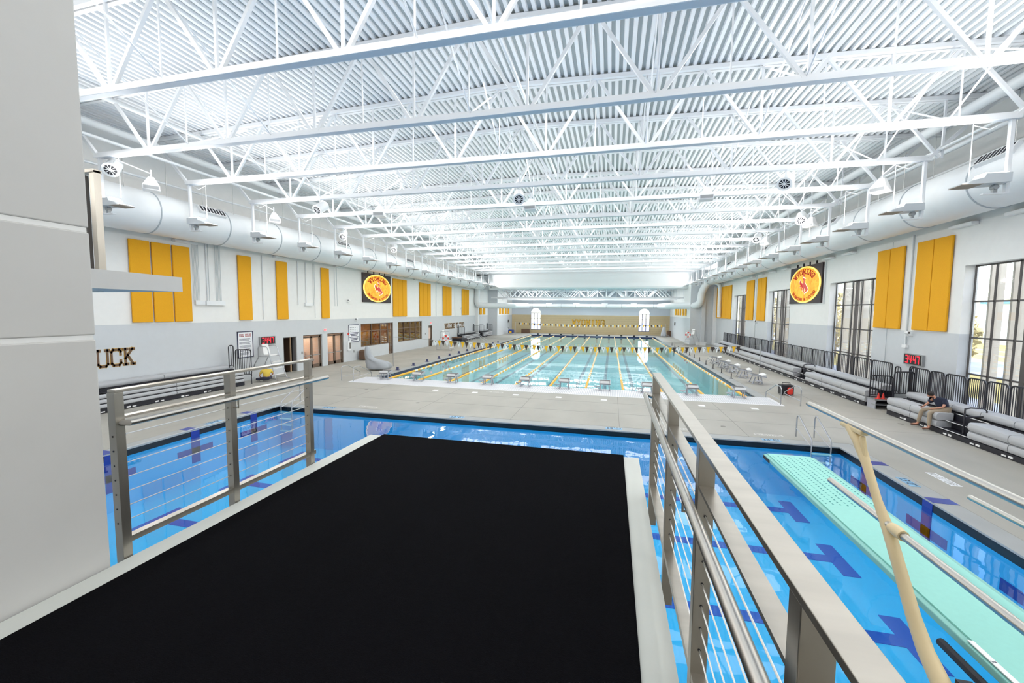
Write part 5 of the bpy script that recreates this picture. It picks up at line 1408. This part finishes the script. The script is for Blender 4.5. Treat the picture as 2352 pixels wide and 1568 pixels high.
# ------------------------------------------------------------------ people
def skin_body(name, verts, edges, radii, m, parent, root_i=0, sub=2):
    me = bpy.data.meshes.new(name); me.from_pydata(verts, edges, []); me.materials.append(m)
    o = bpy.data.objects.new(name, me); COL.objects.link(o)
    if parent: o.parent = parent
    sk = o.modifiers.new('skin', 'SKIN'); sk.use_smooth_shade = True
    for i, r in enumerate(radii):
        v = me.skin_vertices[0].data[i]; v.radius = (r, r) if not isinstance(r, tuple) else r; v.use_root = (i == root_i)
    sb = o.modifiers.new('sub', 'SUBSURF'); sb.levels = sub; sb.render_levels = sub
    return o
def ell(c, r, n=14, m=10, rot=None):
    mb = MB(); vs = []; fs = []
    for j in range(m + 1):
        ph = PI * j / m
        for k in range(n):
            th = 2 * PI * k / n
            vs.append(Vector((r[0] * math.sin(ph) * math.cos(th), r[1] * math.sin(ph) * math.sin(th), r[2] * math.cos(ph))))
    if rot: vs = [rot @ v for v in vs]
    for j in range(m):
        for k in range(n): fs.append((j * n + k, j * n + (k + 1) % n, (j + 1) * n + (k + 1) % n, (j + 1) * n + k))
    return mb.add([v + Vector(c) for v in vs], fs)

def person_from(joints, name, label, shirt, trousers, shoes, org_, headdir, tilt, hand_obj=None):
    J = {k: Vector(v) - Vector(org_) for k, v in joints.items()}
    t = thing(name, label, 'person', org_)
    ks = ['pel', 'belly', 'chest', 'neck', 'head0', 'shN', 'elN', 'wrN', 'palmN', 'shF', 'elF', 'wrF', 'palmF', 'hipN', 'knN', 'anN', 'toeN', 'hipF', 'knF', 'anF', 'toeF']
    rd = dict(pel=.13, belly=.13, chest=.14, neck=.055, head0=.07, shN=.06, elN=.042, wrN=.03, palmN=.036, shF=.06, elF=.042, wrF=.03, palmF=.036, hipN=.09, knN=.06, anN=.042, toeN=.035, hipF=.09, knF=.06, anF=.042, toeF=.035)
    ix = {k: i for i, k in enumerate(ks)}
    E = [('pel', 'belly'), ('belly', 'chest'), ('chest', 'neck'), ('neck', 'head0'), ('chest', 'shN'), ('shN', 'elN'), ('elN', 'wrN'), ('wrN', 'palmN'), ('chest', 'shF'), ('shF', 'elF'), ('elF', 'wrF'), ('wrF', 'palmF'),
         ('pel', 'hipN'), ('hipN', 'knN'), ('knN', 'anN'), ('anN', 'toeN'), ('pel', 'hipF'), ('hipF', 'knF'), ('knF', 'anF'), ('anF', 'toeF')]
    vs = [J[k] for k in ks]; ed = [(ix[a], ix[b]) for a, b in E]; rr = [rd[k] for k in ks]
    # five fingers on each palm
    for h in ('N', 'F'):
        dr = (J['palm' + h] - J['wr' + h]).normalized(); sd = dr.cross(Vector((0, 0, 1))).normalized(); dn = Vector((0, 0, -1))
        for f in range(5):
            off = (f - 1.5) * .02
            b0 = J['palm' + h] + sd * off if f < 4 else J['palm' + h] - dr * .03 + sd * -.035
            L = (.055, .065, .06, .045, .04)[f]
            p1 = b0 + dr * L * .6 if f < 4 else b0 - sd * .03 + dr * .02
            p2 = p1 + (dr * .6 + dn * .8).normalized() * L * .5
            i0 = len(vs); vs += [b0 + dr * .015, p1, p2]; rr += [.011, .0095, .008]; ed += [(ix['palm' + h], i0), (i0, i0 + 1), (i0 + 1, i0 + 2)]
    skin_body('body', vs, ed, rr, SKIN, t)
    # clothes
    def sub(keys, es, m, nm, f, custom={}):
        il = {k: i for i, k in enumerate(keys)}
        skin_body(nm, [custom.get(k, J.get(k)) for k in keys], [(il[a], il[b]) for a, b in es], [f[k] for k in keys], m, t)
    mid = lambda a, b, u: J[a].lerp(J[b], u)
    sub(['pel', 'belly', 'chest', 'nk', 'shN', 'slN', 'shF', 'slF'], [('pel', 'belly'), ('belly', 'chest'), ('chest', 'nk'), ('chest', 'shN'), ('shN', 'slN'), ('chest', 'shF'), ('shF', 'slF')], shirt, 'shirt',
        dict(pel=.175, belly=.19, chest=.2, nk=.085, shN=.1, slN=.08, shF=.1, slF=.08), dict(nk=mid('chest', 'neck', .75), slN=mid('shN', 'elN', .7), slF=mid('shF', 'elF', .7)))
    sub(['pel', 'hipN', 'knN', 'anN', 'hipF', 'knF', 'anF'], [('pel', 'hipN'), ('hipN', 'knN'), ('knN', 'anN'), ('pel', 'hipF'), ('hipF', 'knF'), ('knF', 'anF')], trousers, 'trousers',
        dict(pel=.15, hipN=.11, knN=.08, anN=.062, hipF=.11, knF=.08, anF=.062), dict(anN=mid('knN', 'anN', .9), anF=mid('knF', 'anF', .9)))
    for h in ('N', 'F'):
        a, b = J['an' + h], J['toe' + h]
        skin_body('shoe', [a + Vector((0, 0, .0)), a + Vector((0, 0, -.03)), b], [(0, 1), (1, 2)], [.05, .055, .045], shoes, t, 0, 1)
    # head
    hd = Vector(headdir).normalized(); rot = Vector((0, -1, 0)).rotation_difference(hd).to_matrix() @ Matrix.Rotation(tilt, 3, 'X')
    c = J['head']
    face = ell((0, 0, 0), (.084, .105, .122))
    face.add(ell((0, -.1, -.01), (.015, .022, .025), 8, 6).v, ell((0, -.1, -.01), (.015, .022, .025), 8, 6).f)
    for sx in (-.08, .08):
        q = ell((sx, 0, -.01), (.012, .022, .032), 8, 6); face.add(q.v, q.f)
    def pl_(mb): return MB().add([rot @ Vector(v) + c for v in mb.v], mb.f)
    build('head', pl_(face), SKIN, t, True)
    hr = ell((0, .018, .028), (.096, .11, .12), 16, 10); hr.v = [(x, y if y > -.07 else -.07 + (y + .07) * .3, max(z, -.03 if y > -.02 else .045)) for x, y, z in hr.v]
    build('hair', pl_(hr), HAIR, t, True)
    ey = MB()
    for sx in (-.03, .03): q = ell((sx, -.093, .012), (.011, .008, .008), 8, 6); ey.add(q.v, q.f)
    q = ell((0, -.092, -.05), (.024, .008, .006), 8, 6); ey.add(q.v, q.f)
    build('face_features', pl_(ey), HAIR, t, True)
    return t
person_from(dict(pel=(13.16, 20.05, .9), belly=(13.12, 20.1, 1.02), chest=(13.02, 20.2, 1.2), neck=(12.92, 20.28, 1.33), head0=(12.88, 20.32, 1.38), head=(12.83, 20.35, 1.42),
                 shN=(13.1, 20.0, 1.27), elN=(12.98, 19.86, 1.02), wrN=(12.78, 20.05, .9), palmN=(12.72, 20.12, .88), shF=(12.98, 20.42, 1.27), elF=(12.82, 20.52, .98), wrF=(12.66, 20.46, .9), palmF=(12.6, 20.42, .88),
                 hipN=(13.12, 19.95, .88), knN=(12.64, 20.02, .76), anN=(12.62, 19.97, .13), toeN=(12.42, 20.03, .06), hipF=(13.1, 20.2, .88), knF=(12.62, 20.42, .77), anF=(12.58, 20.55, .14), toeF=(12.4, 20.68, .08)),
            'person', 'seated man in a navy polo and khaki trousers looking at a phone', NAVYC, KHAKI, SHOE, (13.1, 20.1, 0), (-.8, .25, -.35), .35)
p = build('phone', MB().box(-.04, -.08, -.004, .04, .08, .006).box(-.036, -.074, .006, .036, .074, .008), BLACK, None, bevel=.003); p.location = (12.55, 20.42, .93); p.rotation_euler = (.0, .5, .3)
tag(p, 'dark phone held by the seated man', 'phone')
person_from(dict(pel=(-21.6, 21.9, .24), belly=(-21.62, 21.95, .4), chest=(-21.7, 22.05, .62), neck=(-21.85, 22.15, .8), head0=(-21.9, 22.2, .82), head=(-21.97, 22.24, .82),
                 shN=(-21.5, 22.2, .7), elN=(-21.55, 22.42, .45), wrN=(-21.75, 22.4, .3), palmN=(-21.82, 22.38, .27), shF=(-21.85, 21.85, .7), elF=(-21.95, 21.72, .42), wrF=(-22.0, 21.9, .28), palmF=(-22.05, 21.95, .26),
                 hipN=(-21.5, 22.02, .24), knN=(-21.75, 22.5, .2), anN=(-21.95, 22.2, .1), toeN=(-22.08, 22.1, .06), hipF=(-21.68, 21.75, .24), knF=(-22.05, 21.6, .2), anF=(-22.2, 21.95, .1), toeF=(-22.3, 22.05, .06)),
            'person', 'crouching person in a yellow shirt with bowed head beside the lifeguard chair', YELC, DARKC, BLACK, (-21.7, 22.0, 0), (-.5, .6, -.6), .3)
